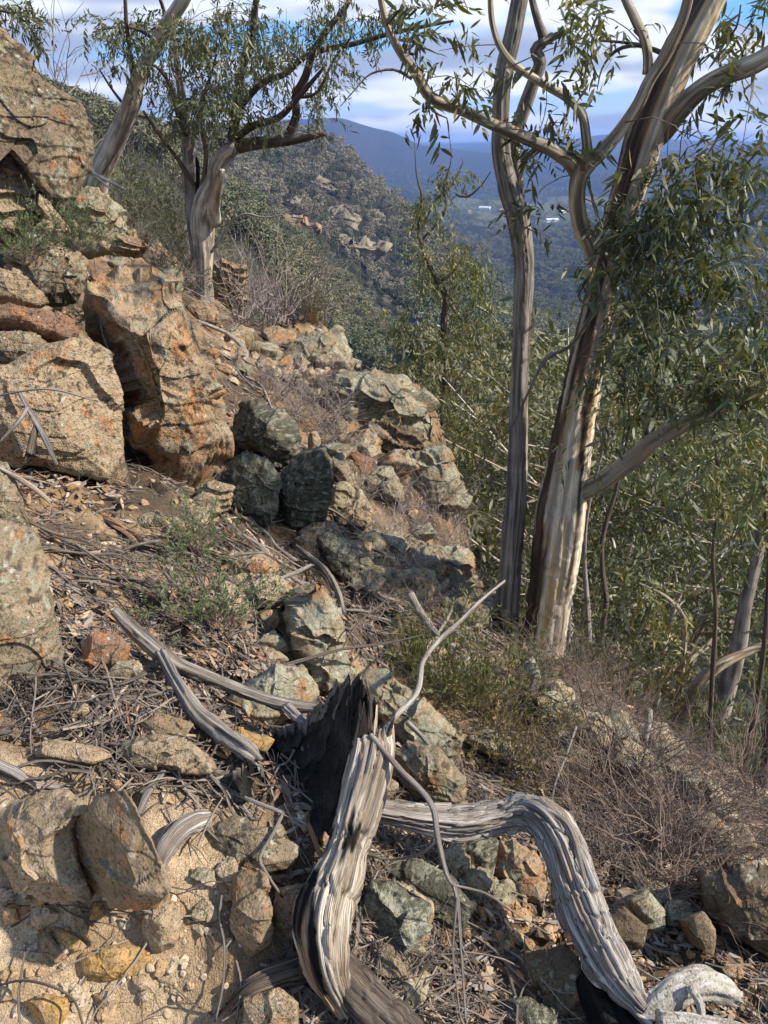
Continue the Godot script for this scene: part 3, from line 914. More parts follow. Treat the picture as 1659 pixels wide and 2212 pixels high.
	rock("rock", "charcoal stone at the bottom edge beside dry leaves", "dark", [1080, 2160, 1140, 2150, 1200, 2185, 1210, 2240, 1090, 2240], {"d": 1.85, "yaw": -15, "tilt": 35, "thick": 0.15, "round": 0.4})
	rock("rock", "tan block at the bottom edge under the fallen bough", "tan", [520, 2160, 600, 2140, 640, 2175, 640, 2240, 520, 2240], {"d": 1.6, "yaw": -5, "tilt": 20, "thick": 0.15})
	# right slope
	rock("outcrop", "long pale lichen spine running down the right slope", "lichen", [1240, 1562, 1300, 1542, 1362, 1598, 1424, 1640, 1486, 1670, 1494, 1706, 1400, 1690, 1326, 1650, 1268, 1606], {"yaw": 5, "tilt": 42, "thick": 0.6, "block": 0.2, "cf": 3.0})
	rock("outcrop", "lichen ledge behind the burnt stump", "lichen", [770, 1472, 830, 1456, 890, 1498, 950, 1558, 1004, 1600, 995, 1650, 900, 1646, 826, 1570], {"yaw": 4, "tilt": 35, "thick": 0.5, "block": 0.16, "cf": 3.4})
	rock("rock", "square lichen rock just right of the burnt stump", "grey", [836, 1640, 880, 1600, 950, 1620, 1004, 1690, 1000, 1740, 930, 1750, 860, 1720], {"thick": 0.3, "yaw": -10, "tilt": 25, "cf": 4.5})
	rock("rock", "shadowed brown rock with a hollow at the right edge", "brown", [1526, 1905, 1600, 1880, 1690, 1900, 1720, 2000, 1670, 2080, 1600, 2030, 1540, 1970], {"yaw": -22, "tilt": 15, "thick": 0.35, "cf": 4, "block": 0.2})
	rock("rock", "small brown rock below the hollow at the right", "umber", [1470, 1990, 1520, 1972, 1548, 2010, 1545, 2065, 1498, 2050], {"yaw": -12, "thick": 0.2})
	rock("rock", "pale lichen rock among twigs on the right slope", "lichen", [1362, 1950, 1400, 1926, 1436, 1970, 1436, 2016, 1388, 2004], {"thick": 0.2, "cf": 4.5})
	rock("rock", "low brown rock under the twig shrubs right of the arched branch", "brown", [1290, 1990, 1350, 1960, 1400, 2000, 1390, 2050, 1320, 2050], {"thick": 0.2, "tilt": 40, "cf": 4.5})
	rock("rock", "grey lichen stone near the right edge above the hollow", "grey", [1496, 1772, 1540, 1752, 1585, 1798, 1580, 1836, 1526, 1806], {"thick": 0.25, "tilt": 35})
	rock("rock", "flat tan stone at the right edge above the hollow", "pale", [1576, 1842, 1659, 1856, 1700, 1900, 1640, 1915, 1586, 1884], {"thick": 0.2, "tilt": 45})
	rock("rock", "white lichen stone between shrub and spine", "pale", [1170, 1480, 1210, 1466, 1250, 1500, 1240, 1540, 1190, 1520], {"thick": 0.25, "tilt": 35})
	rock("outcrop", "lichen blocks stepping down the outer edge of the gully", "lichen", [985, 1085, 1020, 1075, 1048, 1110, 1056, 1170, 1030, 1190, 990, 1160], {"yaw": 20, "tilt": 15, "thick": 0.5, "block": 0.2, "cf": 2.4})
	rock("outcrop", "low pale ledge between gully and grey trunk", "lichen", [960, 1300, 1010, 1285, 1060, 1310, 1070, 1350, 1010, 1360, 965, 1335], {"yaw": 10, "tilt": 35, "thick": 0.4, "block": 0.2, "cf": 2.6})
	rock("rock", "tan lichen stone on the litter above the gully", "pale", [820, 1040, 850, 1030, 872, 1050, 866, 1080, 830, 1082], {"thick": 0.3})
	rock("rock", "grey block tucked against the twig heap", "grey", [700, 905, 730, 895, 755, 912, 750, 940, 712, 942], {"thick": 0.3, "d": 7.3})
	rock("rock", "tan block with a white top below the crest", "pale", [655, 842, 690, 836, 712, 852, 705, 880, 665, 880], {"thick": 0.3, "d": 8.1})
	rock("rock", "small standing tan stone in the twig heap", "tan", [668, 935, 684, 928, 694, 950, 690, 975, 668, 972], {"thick": 0.2, "d": 6.3})
	rock("rock", "long pale rock along the slope under the rusty heath", "lichen", [1010, 1590, 1060, 1570, 1120, 1600, 1160, 1650, 1120, 1660, 1050, 1630], {"tilt": 40, "thick": 0.4, "cf": 3.2})
	rock("rock", "broken lichen rock at the upper end of the pale spine", "lichen", [1150, 1500, 1200, 1490, 1262, 1540, 1250, 1570, 1180, 1545], {"tilt": 40, "thick": 0.4, "block": 0.2, "cf": 3.0})
	rock("rock", "pale stepped rock at the lower end of the spine", "pale", [1480, 1680, 1530, 1690, 1590, 1740, 1600, 1775, 1540, 1760, 1490, 1720], {"tilt": 38, "thick": 0.4, "block": 0.2, "cf": 3.2})
	rock("rock", "orange stone on the bare earth at the right edge", "orange", [1560, 2090, 1590, 2084, 1612, 2100, 1600, 2116, 1570, 2112], {"thick": 0.05, "tilt": 45})
# ---------------------------------------------------------------- limbs
func spline(pts: PackedVector3Array, rad: PackedFloat32Array, step: float) -> Array:
	var P := PackedVector3Array()
	var R := PackedFloat32Array()
	var n := pts.size()
	for i in n - 1:
		var a := pts[maxi(i - 1, 0)]
		var b := pts[i]
		var c := pts[i + 1]
		var d := pts[mini(i + 2, n - 1)]
		var m := clampi(int(ceil(b.distance_to(c) / step)), 1, 60)
		for k in m:
			var t := k / float(m)
			P.append(b.cubic_interpolate(c, a, d, t))
			R.append(lerpf(rad[i], rad[i + 1], t * t * (3.0 - 2.0 * t) * 0.5 + t * 0.5))
	P.append(pts[n - 1])
	R.append(rad[n - 1])
	return [P, R]

# o: sides, step, flute (depth of the grooves), fluten (grooves round), lump, mode (colouring), cap, seed, uvk
func tube(mb: MB, pts: PackedVector3Array, rad: PackedFloat32Array, o := {}) -> void:
	var sides: int = o.get("sides", 12)
	var got := spline(pts, rad, o.get("step", 0.05))
	var P: PackedVector3Array = got[0]
	var R: PackedFloat32Array = got[1]
	var n := P.size()
	var cols := sides + 1
	var flute: float = o.get("flute", 0.0)
	var fk: float = o.get("fluten", 2.5)
	var lump: float = o.get("lump", 0.0)
	var mode: String = o.get("mode", "twig")
	var sd: float = o.get("seed", 0.0)
	var twist: float = o.get("twist", 0.0)
	var along: float = o.get("along", 0.5)
	var uvr: float = o.get("uvr", 0.16)
	var na: FastNoiseLite = N.b
	var nc: FastNoiseLite = N.cell
	var ne: FastNoiseLite = N.edge
	var weather: float = o.get("weather", 0.0)
	var wk: float = o.get("wk", 2.6)
	var wl: float = o.get("wl", 3.0)
	var jag: float = o.get("jag", 0.0)
	var rows := n + 2
	var V := PackedVector3Array()
	var C := PackedColorArray()
	var UV := PackedVector2Array()
	V.resize(rows * cols)
	C.resize(rows * cols)
	UV.resize(rows * cols)
	var tan0 := (P[1] - P[0]).normalized()
	var side := tan0.cross(Vector3(0.31, 0.2, 0.93)).normalized()
	if o.has("ref"): side = (o.ref as Vector3 - tan0 * tan0.dot(o.ref)).normalized()
	var s := 0.0
	var rmax := 0.001
	for r in R: rmax = maxf(rmax, r)
	var ku: float = maxf(1.0, roundf(TAU * rmax / uvr))
	for i in rows:
		var k := clampi(i - 1, 0, n - 1)
		var p := P[k]
		var tn := (P[mini(k + 1, n - 1)] - P[maxi(k - 1, 0)]).normalized()
		side = (side - tn * tn.dot(side)).normalized()
		var bin := tn.cross(side)
		if i > 1 and i < rows - 1: s += P[k].distance_to(P[k - 1])
		var r := R[k]
		if i == 0 or i == rows - 1: r = 0.0005
		for j in cols:
			var a := TAU * (j % sides) / sides
			var at := a + twist * s
			var ca := cos(at)
			var sa := sin(at)
			var rr := r
			if flute > 0.0:
				var g := na.get_noise_3d(ca * fk + sd, sa * fk + sd * 0.7, s * along + sd)
				rr *= 1.0 + flute * (g * 1.2 - 0.6 * ss(0.05, 0.35, absf(g)) + 0.3)
			if weather > 0.0:
				var wn := na.get_noise_3dv(p * 9.0) * 0.35
				var cell := nc.get_noise_3d(ca * wk + sd + wn, sa * wk - sd, s * wl + wn * 2.0)
				var edge := ne.get_noise_3d(ca * wk + sd + wn, sa * wk - sd, s * wl + wn * 2.0) + 1.0
				rr *= 1.0 + weather * (cell * 0.55 - 0.9 * ss(0.16, 0.0, edge))
			if lump > 0.0: rr *= 1.0 + lump * na.get_noise_3d(ca * 0.8 + sd * 3.0, sa * 0.8, s * (0.5 / maxf(rmax, 0.01)) * 0.5)
			var q := p + (side * cos(a) + bin * sin(a)) * rr
			if i == 0 or i == rows - 1: q += tn * (r * 0.3 if i else -r * 0.3)
			if jag > 0.0 and i >= rows - 4 and i < rows - 1: q += tn * jag * maxf(0.0, nc.get_noise_3d(ca * 3.1, sa * 3.1, sd) + 0.5 * na.get_noise_3d(ca * 6.0, sa * 6.0, sd)) * (i - rows + 5) / 3.0
			if jag > 0.0 and i == rows - 1: q -= tn * jag * 0.7
			V[i * cols + j] = q
			C[i * cols + j] = bark_colour(mode, ca, sa, s, sd, q, side * cos(a) + bin * sin(a))
			UV[i * cols + j] = Vector2(ku * j / sides, s * 1.2)
	add_grid(mb, V, rows, cols, C, UV, grid_normals(V, rows, cols, true))

func bark_colour(mode: String, ca: float, sa: float, s: float, sd: float, q: Vector3, dirn: Vector3) -> Color:
	var na: FastNoiseLite = N.b
	var g := na.get_noise_3d(ca * 2.2 + sd, sa * 2.2, s * 0.8 + sd)
	var h := na.get_noise_3d(ca * 5.0 + sd, sa * 5.0 + 9.0, s * 1.6)
	match mode:
		"gum":
			# ribbons of old brown bark over cream, olive and grey new bark
			var w := na.get_noise_3d(ca * 1.9 + sd, sa * 1.9, s * 0.30 + sd) + h * 0.15
			var c := lin(0.52, 0.46, 0.36).lerp(lin(0.86, 0.79, 0.62), ss(-0.04, 0.04, w))
			c = c.lerp(lin(0.36, 0.32, 0.265), ss(0.14, 0.20, na.get_noise_3d(ca * 2.7 + 9.0, sa * 2.7 + sd, s * 0.4)) * 0.8)
			c = c.lerp(lin(0.66, 0.46, 0.18), ss(0.22, 0.28, na.get_noise_3d(ca * 3.0 + 4.0, sa * 3.0 + sd, s * 0.5)) * 0.8)
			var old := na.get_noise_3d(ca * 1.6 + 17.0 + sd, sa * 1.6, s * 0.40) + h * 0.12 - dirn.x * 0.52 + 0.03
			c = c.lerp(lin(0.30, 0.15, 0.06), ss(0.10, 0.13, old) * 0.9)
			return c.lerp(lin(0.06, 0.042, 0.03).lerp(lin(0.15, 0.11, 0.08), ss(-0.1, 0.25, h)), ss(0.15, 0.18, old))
		"limb":
			var c := lin(0.36, 0.325, 0.25).lerp(lin(0.66, 0.60, 0.44), ss(-0.08, 0.12, g))
			c = c.lerp(lin(0.15, 0.115, 0.085), ss(0.02, 0.22, h + g * 0.3) * 0.9)
			return c.lerp(lin(0.38, 0.22, 0.11), ss(0.30, 0.36, na.get_noise_3d(ca * 2.0 + 40.0, sa * 2.0, s * 1.2)) * 0.8)
		"dead":
			var c := lin(0.33, 0.30, 0.268).lerp(lin(0.50, 0.46, 0.415), ss(-0.3, 0.3, g))
			return c.lerp(lin(0.11, 0.09, 0.072), ss(0.02, 0.30, h) * 0.8)
		"pale":
			var c := lin(0.50, 0.45, 0.385).lerp(lin(0.86, 0.81, 0.71), ss(-0.2, 0.1, g))
			c = c.lerp(lin(0.20, 0.16, 0.125), ss(0.16, 0.30, h) * 0.8)
			return c.lerp(lin(0.42, 0.235, 0.11), ss(0.32, 0.42, na.get_noise_3d(ca * 1.5 + 60.0, sa * 1.5 + sd, s * 0.9)) * 0.7)
		"brownbark":
			var c := lin(0.13, 0.105, 0.085).lerp(lin(0.22, 0.18, 0.145), ss(-0.3, 0.3, g))
			return c.lerp(lin(0.07, 0.055, 0.045), ss(0.0, 0.3, h) * 0.8)
		"silver":
			# long dead wood gone grey, with brown in the cracks
			var c := lin(0.34, 0.31, 0.28).lerp(lin(0.56, 0.52, 0.475), ss(-0.25, 0.3, g))
			c = c.lerp(lin(0.24, 0.195, 0.165), ss(0.10, 0.40, h + 0.4 * na.get_noise_3dv(q * 14.0)) * 0.75)
			return c.lerp(lin(0.36, 0.25, 0.16), ss(0.30, 0.42, na.get_noise_3d(ca * 1.5 + 80.0, sa * 1.5 + sd, s * 1.5)) * 0.5)
		"log":
			var c := lin(0.44, 0.37, 0.285).lerp(lin(0.62, 0.56, 0.47), ss(-0.3, 0.2, g))
			c = c.lerp(lin(0.24, 0.18, 0.13), ss(0.16, 0.34, h + 0.4 * na.get_noise_3dv(q * 16.0)) * 0.75)
			c = c.lerp(lin(0.36, 0.22, 0.11), ss(0.28, 0.42, na.get_noise_3d(ca * 1.3 + 90.0, sa * 1.3 + sd, s * 2.2)) * 0.7)
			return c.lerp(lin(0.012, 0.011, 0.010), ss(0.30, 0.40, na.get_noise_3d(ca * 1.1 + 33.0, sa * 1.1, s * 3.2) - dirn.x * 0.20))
		"white":
			var c := lin(0.34, 0.32, 0.295).lerp(lin(0.48, 0.455, 0.42), ss(-0.3, 0.3, g))
			return c.lerp(lin(0.26, 0.225, 0.195), ss(0.15, 0.35, h + 0.5 * na.get_noise_3dv(q * 20.0)) * 0.7)
		"stick":
			return lin(0.14, 0.115, 0.095).lerp(lin(0.33, 0.29, 0.25), ss(-0.3, 0.3, g + h * 0.5))
		"char":
			return lin(0.008, 0.008, 0.008).lerp(lin(0.03, 0.027, 0.024), ss(0.0, 0.4, h))
	return lin(0.13, 0.10, 0.08).lerp(lin(0.24, 0.19, 0.155), ss(-0.3, 0.3, g))

# a limb from picture spots [x, y, width] standing between the depths z0 (start) and z1 (end)
func limb_pts(q: Array, z0: float, z1: float) -> Array:
	var n := q.size() / 3
	var P := PackedVector3Array()
	var R := PackedFloat32Array()
	for i in n:
		var z := lerpf(z0, z1, i / float(n - 1))
		var p := pz(q[i * 3], q[i * 3 + 1], z)
		P.append(p)
		R.append(q[i * 3 + 2] * 0.5 * depth_of(p) / F)
	return [P, R]

func limb(parent: Node3D, called: String, q: Array, z0: float, z1: float, mat: Material, o := {}) -> MeshInstance3D:
	var a := limb_pts(q, z0, z1)
	var P: PackedVector3Array = a[0]
	for k in P.size(): P[k] -= parent.position
	var mb := MB.new()
	tube(mb, P, a[1], o)
	return mesh_node(called, mb.mesh(), mat, parent)

# ---------------------------------------------------------------- leaves
func add_leaf(mb: MB, at: Vector3, dir: Vector3, nrm: Vector3, l: float, w: float, bend: float, c: Color, seg := 4) -> void:
	var side := dir.cross(nrm).normalized()
	var b := mb.v.size()
	for i in seg + 1:
		var t := i / float(seg)
		var half := w * 0.5 * pow(sin(PI * pow(t, 0.75)), 0.8) if i > 0 and i < seg else 0.0
		var p := at + dir * (l * t) + nrm * (bend * l * t * t) + Vector3.DOWN * (0.12 * l * t * t)
		if half <= 0.0:
			mb.v.append(p)
			mb.c.append(c)
		else:
			mb.v.append(p - side * half)
			mb.v.append(p + side * half)
			mb.c.append(c)
			mb.c.append(c)
	# fan: first tip, pairs, last tip
	mb.ix.append_array(PackedInt32Array([b, b + 1, b + 2]))
	for i in seg - 2:
		var k := b + 1 + i * 2
		mb.ix.append_array(PackedInt32Array([k, k + 2, k + 1, k + 1, k + 2, k + 3]))
	var e := b + 1 + (seg - 2) * 2
	mb.ix.append_array(PackedInt32Array([e, e + 2, e + 1]))

func sprig_mesh(sd: int, leaves: int, ll: float, lw: float, stem: float) -> ArrayMesh:
	var r := RandomNumberGenerator.new()
	r.seed = sd
	var mb := MB.new()
	var p := Vector3.ZERO
	var d := Vector3(1, 0.1, 0)
	for i in leaves:
		var t := i / float(leaves - 1)
		p += d * (stem / leaves)
		d = (d + Vector3(0, -0.10, 0) + Vector3(r.randf_range(-.15, .15), r.randf_range(-.15, .15), r.randf_range(-.2, .2))).normalized()
		var a := r.randf() * TAU
		var out := (Vector3(0.55, 0, 0) + Vector3(0, cos(a), sin(a)) * 0.9 + Vector3.DOWN * r.randf_range(0.15, 1.6)).normalized()
		var nn := out.cross(Vector3(r.randf_range(-1, 1), r.randf_range(-0.3, 0.3), r.randf_range(-1, 1))).normalized()
		var k := r.randf_range(0.75, 1.25)
		var g := r.randf_range(0.75, 1.0)
		var c := Color(g, g, g)
		if r.randf() < 0.14: c = Color(1.0, 0.84, 0.58)
		add_leaf(mb, p, out, nn, ll * r.randf_range(0.5, 1.25), lw * k, r.randf_range(-0.35, 0.35), c)
	# the stem itself
	return mb.mesh()

func add_twig(mb: MB, a: Vector3, b: Vector3, r0: float, r1: float, sag: float, c: Color, segs := 3, r: RandomNumberGenerator = null) -> void:
	var d := (b - a)
	var s1 := d.cross(Vector3(0.3, 0.5, 0.8)).normalized()
	var s2 := d.cross(s1).normalized()
	var l := d.length()
	var base := mb.v.size()
	var j := s1 * (r.randf_range(-0.12, 0.12) * l) + s2 * (r.randf_range(-0.12, 0.12) * l) if r != null else Vector3.ZERO
	for i in segs + 1:
		var t := i / float(segs)
		var p := a + d * t + Vector3.UP * (sag * l * 4.0 * t * (1.0 - t)) + j * (4.0 * t * (1.0 - t))
		var rr := lerpf(r0, r1, t)
		for k in 3:
			var q := TAU * k / 3.0
			mb.v.append(p + (s1 * cos(q) + s2 * sin(q)) * rr)
			mb.c.append(c)
	for i in segs:
		for k in 3:
			var u := base + i * 3 + k
			var w := base + i * 3 + (k + 1) % 3
			mb.ix.append_array(PackedInt32Array([u, u + 3, w, w, u + 3, w + 3]))

# Foliage of a tree given as clumps [x, y, rx, ry, count] at depth z: twigs run from the nearest limb to the clump and carry sprays of leaves.
func foliage(parent: Node3D, limbs: PackedVector3Array, clumps: Array, z: float, zr: float, sprigs: Array, tints: Array, size := 1.0, singles := 0) -> void:
	var bufs := []
	for s in sprigs: bufs.append(PackedFloat32Array())
	var mb := MB.new()
	for cl in clumps:
		var count: int = cl[4]
		var nb := maxi(1, count / 7)
		var zc: float = z + (cl[5] if cl.size() > 5 else 0.0)
		for b in nb:
			var a := rng.randf() * TAU
			var q := sqrt(rng.randf())
			var tip := pz(cl[0] + cos(a) * q * cl[2], cl[1] + sin(a) * q * cl[3], zc + rng.randf_range(-zr, zr)) - parent.position
			var best := limbs[0]
			var bd := 1e9
			for t in 24:
				var p := limbs[rng.randi() % limbs.size()]
				var dd := p.distance_squared_to(tip) * (1.0 + 0.5 * rng.randf()) + (4.0 if p.y > tip.y + 1.2 else 0.0)
				if dd < bd:
					bd = dd
					best = p
			var len := best.distance_to(tip)
			var start := best
			add_twig(mb, start, tip, 0.0025 + 0.003 * len * size, 0.0015, rng.randf_range(0.02, 0.16), lin(0.15, 0.115, 0.085), 4, rng)
			var per := maxi(1, count / nb)
			for k in per:
				var t := 1.0 - 0.45 * rng.randf() * minf(1.0, 0.9 / len)
				var p := start.lerp(tip, t) + Vector3(rng.randf_range(-1, 1), rng.randf_range(-1, 0.6), rng.randf_range(-1, 1)) * 0.09 * size
				var i := rng.randi() % sprigs.size()
				var bs := Basis(Vector3.UP, rng.randf() * TAU) * Basis(Vector3.BACK, rng.randf_range(-0.9, 0.7))
				var tint: Color = (tints[rng.randi() % tints.size()] as Color) * rng.randf_range(0.75, 1.2)
				put(bufs[i], bs.scaled_local(Vector3.ONE * (rng.randf_range(0.75, 1.2) * size)), p, tint)
	mesh_node("twigs", mb.mesh(), M.twig, parent).set_meta("kind", "stuff")
	# the sprays that show largest are parts of their own, the rest one mass
	for i in sprigs.size():
		var b: PackedFloat32Array = bufs[i]
		var rest := PackedFloat32Array()
		var made := 0
		for k in b.size() / 16:
			var o := k * 16
			var at := Vector3(b[o + 3], b[o + 7], b[o + 11])
			if made >= singles / sprigs.size() or rng.randf() > 0.8:
				rest.append_array(b.slice(o, o + 16))
				continue
			made += 1
			var c := Color(b[o + 12], b[o + 13], b[o + 14])
			var n := mesh_node("leaf_spray", sprigs[i], spray_mat(c), parent)
			n.transform = Transform3D(Basis(Vector3(b[o], b[o + 4], b[o + 8]), Vector3(b[o + 1], b[o + 5], b[o + 9]), Vector3(b[o + 2], b[o + 6], b[o + 10])), at)
		bufs[i] = rest
	for i in sprigs.size():
		if bufs[i].size() > 0: many("foliage", sprigs[i], M.leaf, bufs[i], parent)

var spm := {}
func spray_mat(c: Color) -> Material:
	# a handful of leaf tones shared by the single sprays
	var key := Vector3i(int(c.r * 40.0), int(c.g * 40.0), int(c.b * 25.0))
	if not spm.has(key): spm[key] = tinted(M.leaf, c)
	return spm[key]

func samples(node: MeshInstance3D, every := 23) -> PackedVector3Array:
	var v: PackedVector3Array = node.mesh.surface_get_arrays(0)[Mesh.ARRAY_VERTEX]
	var out := PackedVector3Array()
	for k in range(0, v.size(), every): out.append(v[k])
	return out

# a tree grown from a seed, 1 m high: trunk mesh and crown mesh
func grow(sd: int, o := {}) -> Array:
	var r := RandomNumberGenerator.new()
	r.seed = sd
	var tm := MB.new()
	var cm := MB.new()
	var lean := Vector3(r.randf_range(-0.2, 0.2), 0, r.randf_range(-0.2, 0.2)) * float(o.get("lean", 1.0))
	var pts := PackedVector3Array()
	var rad := PackedFloat32Array()
	var r0: float = o.get("r", 0.016)
	for i in 6:
		var t := i / 5.0
		pts.append(Vector3(0, t * 0.92, 0) + lean * t * t + Vector3(r.randf_range(-1, 1), 0, r.randf_range(-1, 1)) * 0.03 * t)
		rad.append(r0 * (1.0 - 0.8 * t))
	pts[0] = Vector3(0, -0.04, 0)
	tube(tm, pts, rad, {"sides": o.get("sides", 7), "step": 0.06, "mode": o.get("bark", "limb"), "seed": sd * 1.3, "along": 6.0})
	var nl: int = o.get("limbs", 11)
	var low: float = o.get("low", 0.35)
	var ll: float = o.get("leaf", 0.02)
	var lw: float = o.get("leafw", 0.25)
	var per: int = o.get("per", 60)
	var clump: float = o.get("clump", 0.10)
	var spread: float = o.get("spread", 0.30)
	var lg := lin(0.85, 0.85, 0.85)
	for i in nl:
		var t := lerpf(low, 0.98, (i + r.randf() * 0.8) / nl)
		var st := pts[0]
		var f := t * 5.0
		var k := clampi(int(f), 0, 4)
		st = pts[k].lerp(pts[k + 1], f - k)
		var a := r.randf() * TAU
		var len := spread * (1.15 - 0.75 * absf(t - 0.55)) * r.randf_range(0.6, 1.2)
		var en := st + Vector3(cos(a), r.randf_range(0.35, 0.9), sin(a)) * len
		var lp := PackedVector3Array([st, st.lerp(en, 0.5) + Vector3(0, -0.02, 0) + Vector3(r.randf_range(-1, 1), 0, r.randf_range(-1, 1)) * 0.03, en])
		tube(tm, lp, PackedFloat32Array([r0 * 0.5 * (1.1 - t), r0 * 0.3 * (1.1 - t) + 0.001, 0.0012]), {"sides": 4, "step": 0.12, "mode": o.get("bark", "limb"), "seed": sd + i})
		for m in int(o.get("forks", 3)):
			var b := lp[1].lerp(en, r.randf()) if m > 0 else en
			var e2 := b + Vector3(r.randf_range(-1, 1), r.randf_range(-0.3, 0.7), r.randf_range(-1, 1)).normalized() * clump * r.randf_range(0.4, 1.3)
			add_twig(cm, b, e2, o.get("tw", 0.0016), o.get("tw", 0.0016) * 0.5, 0.0, Color(1.0, 0.82, 0.85), 2, r)
			var g0 := r.randf_range(0.7, 1.0)
			for n in per:
				var q := Vector3(r.randfn(), r.randfn() * 0.75, r.randfn()) * clump * 0.42
				var dir := Vector3(r.randf_range(-1, 1), r.randf_range(-1.6, 0.4), r.randf_range(-1, 1)).normalized()
				var nn := dir.cross(Vector3(r.randf_range(-1, 1), r.randf_range(-1, 1), r.randf_range(-1, 1))).normalized()
				var g := g0 * r.randf_range(0.75, 1.1)
				var c := Color(g, g, g)
				if r.randf() < 0.06: c = Color(g, g * 0.75, g * 0.5)
				var s := ll * r.randf_range(0.6, 1.3)
				add_leaf(cm, e2 + q, dir, nn, s, s * lw, r.randf_range(-0.3, 0.3), c, o.get("seg", 3))
	return [tm.mesh(), cm.mesh() if cm.v.size() else null]

var DARKG := [lin(0.082, 0.098, 0.046), lin(0.105, 0.122, 0.058), lin(0.135, 0.148, 0.072), lin(0.18, 0.172, 0.070), lin(0.15, 0.165, 0.11)]
var OLIVE := [lin(0.16, 0.175, 0.075), lin(0.20, 0.205, 0.09), lin(0.125, 0.15, 0.068), lin(0.235, 0.215, 0.09)]
var GREYG := [lin(0.115, 0.13, 0.07), lin(0.145, 0.16, 0.09), lin(0.095, 0.112, 0.058), lin(0.17, 0.175, 0.10)]

var sp_small := []

func mass(parent: Node3D, all: Array) -> PackedVector3Array:
	var out := PackedVector3Array()
	for m in all: out.append_array(samples(m))
	return out

func build_trees() -> void:
	var sp := []
	for i in 4: sp.append(sprig_mesh(100 + i, 13, 0.080, 0.0155, 0.22))
	# --- the streaky gum at the right
	var z := -4.62
	var b := pz(1180, 1395, z)
	var t := thing("gum_tree", "large gum tree with cream and dark streaked bark at the right", "tree", b)
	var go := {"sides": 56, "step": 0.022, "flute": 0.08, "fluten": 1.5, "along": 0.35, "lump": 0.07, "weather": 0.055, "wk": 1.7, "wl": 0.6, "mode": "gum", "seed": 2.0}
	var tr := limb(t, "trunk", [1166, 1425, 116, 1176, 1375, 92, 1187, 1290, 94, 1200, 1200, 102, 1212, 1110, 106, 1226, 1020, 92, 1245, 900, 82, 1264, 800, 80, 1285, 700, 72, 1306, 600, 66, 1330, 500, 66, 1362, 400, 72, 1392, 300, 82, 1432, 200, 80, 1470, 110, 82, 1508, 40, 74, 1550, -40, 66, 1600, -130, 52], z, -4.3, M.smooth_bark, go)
	var lo := {"sides": 20, "step": 0.03, "flute": 0.06, "fluten": 1.4, "lump": 0.12, "weather": 0.04, "wk": 1.6, "wl": 1.0, "mode": "limb", "seed": 5.0}
	var L := [tr]
	L.append(limb(t, "limb", [1312, 640, 44, 1296, 580, 40, 1270, 520, 38, 1252, 475, 37, 1247, 425, 36, 1252, 385, 38, 1270, 352, 40, 1300, 328, 30, 1345, 275, 28, 1380, 222, 27, 1402, 175, 26, 1440, 115, 26, 1470, 50, 24, 1486, 0, 22, 1500, -70, 18], -4.52, -4.05, M.smooth_bark, lo))
	lo.seed = 8.0
	L.append(limb(t, "limb", [1254, 385, 34, 1228, 348, 32, 1190, 322, 30, 1130, 296, 27, 1070, 271, 25, 1005, 241, 24, 930, 210, 23, 896, 155, 20, 860, 105, 17, 832, 40, 15, 815, -40, 12], -4.42, -4.1, M.smooth_bark, lo))
	lo.seed = 11.0
	L.append(limb(t, "limb", [1266, 355, 26, 1268, 330, 24, 1266, 300, 22, 1258, 250, 21, 1230, 215, 19, 1180, 185, 17, 1130, 155, 16, 1100, 130, 16, 1075, 90, 14, 1062, 40, 13, 1058, -30, 11], -4.42, -4.15, M.smooth_bark, lo))
	lo.seed = 14.0
	L.append(limb(t, "limb", [1425, 290, 50, 1442, 272, 46, 1462, 244, 44, 1502, 200, 42, 1556, 166, 42, 1612, 145, 44, 1665, 118, 42, 1740, 70, 36], -4.42, -3.9, M.smooth_bark, lo))
	lo.seed = 17.0
	L.append(limb(t, "limb", [1236, 1066, 58, 1268, 1056, 46, 1312, 1032, 42, 1372, 988, 40, 1406, 956, 38, 1462, 926, 34, 1532, 892, 32, 1598, 862, 30, 1662, 836, 29, 1760, 790, 24], -4.55, -3.9, M.smooth_bark, lo))
	lo.seed = 21.0
	L.append(limb(t, "limb", [1398, 160, 22, 1400, 130, 21, 1394, 88, 20, 1370, 36, 20, 1350, -5, 18, 1340, -60, 15], -4.2, -4.15, M.smooth_bark, lo))
	lo.mode = "stick"
	for q in [[1396, 972, 20, 1395, 930, 17, 1394, 880, 12, 1380, 800, 8, 1400, 720, 5], [1400, 948, 6, 1416, 920, 4, 1424, 880, 3], [900, 165, 8, 935, 240, 5, 965, 255, 3, 970, 300, 2], [1440, 118, 12, 1380, 98, 9, 1330, 110, 8, 1300, 150, 4, 1290, 195, 2], [1395, 97, 7, 1300, 88, 5, 1260, 95, 3], [1200, 330, 4, 1140, 300, 3], [1560, 162, 7, 1555, 110, 6, 1590, 60, 5, 1600, 10, 3], [1330, 520, 14, 1420, 460, 10, 1500, 380, 7, 1550, 300, 5, 1575, 285, 3], [1300, 640, 10, 1240, 740, 9, 1180, 775, 8, 1140, 850, 6, 1100, 930, 4, 1050, 960, 3], [890, 170, 8, 850, 150, 6, 800, 160, 4, 770, 190, 3, 735, 230, 2]]:
		L.append(limb(t, "twig_branch", q, -4.35, -4.3, M.bark, {"sides": 7, "step": 0.04, "mode": "stick", "seed": q[0] * 0.01}))
	for q in [[1262, 365, 16, 1250, 340, 12, 1225, 330, 6], [1268, 392, 7, 1284, 440, 6, 1297, 480, 3], [1272, 380, 4, 1280, 440, 3, 1290, 470, 2]]:
		limb(t, "bark_strip", q, -4.3, -4.25, M.bark, {"sides": 6, "step": 0.03, "mode": "limb", "seed": 3.0})
	var limbs := mass(t, L)
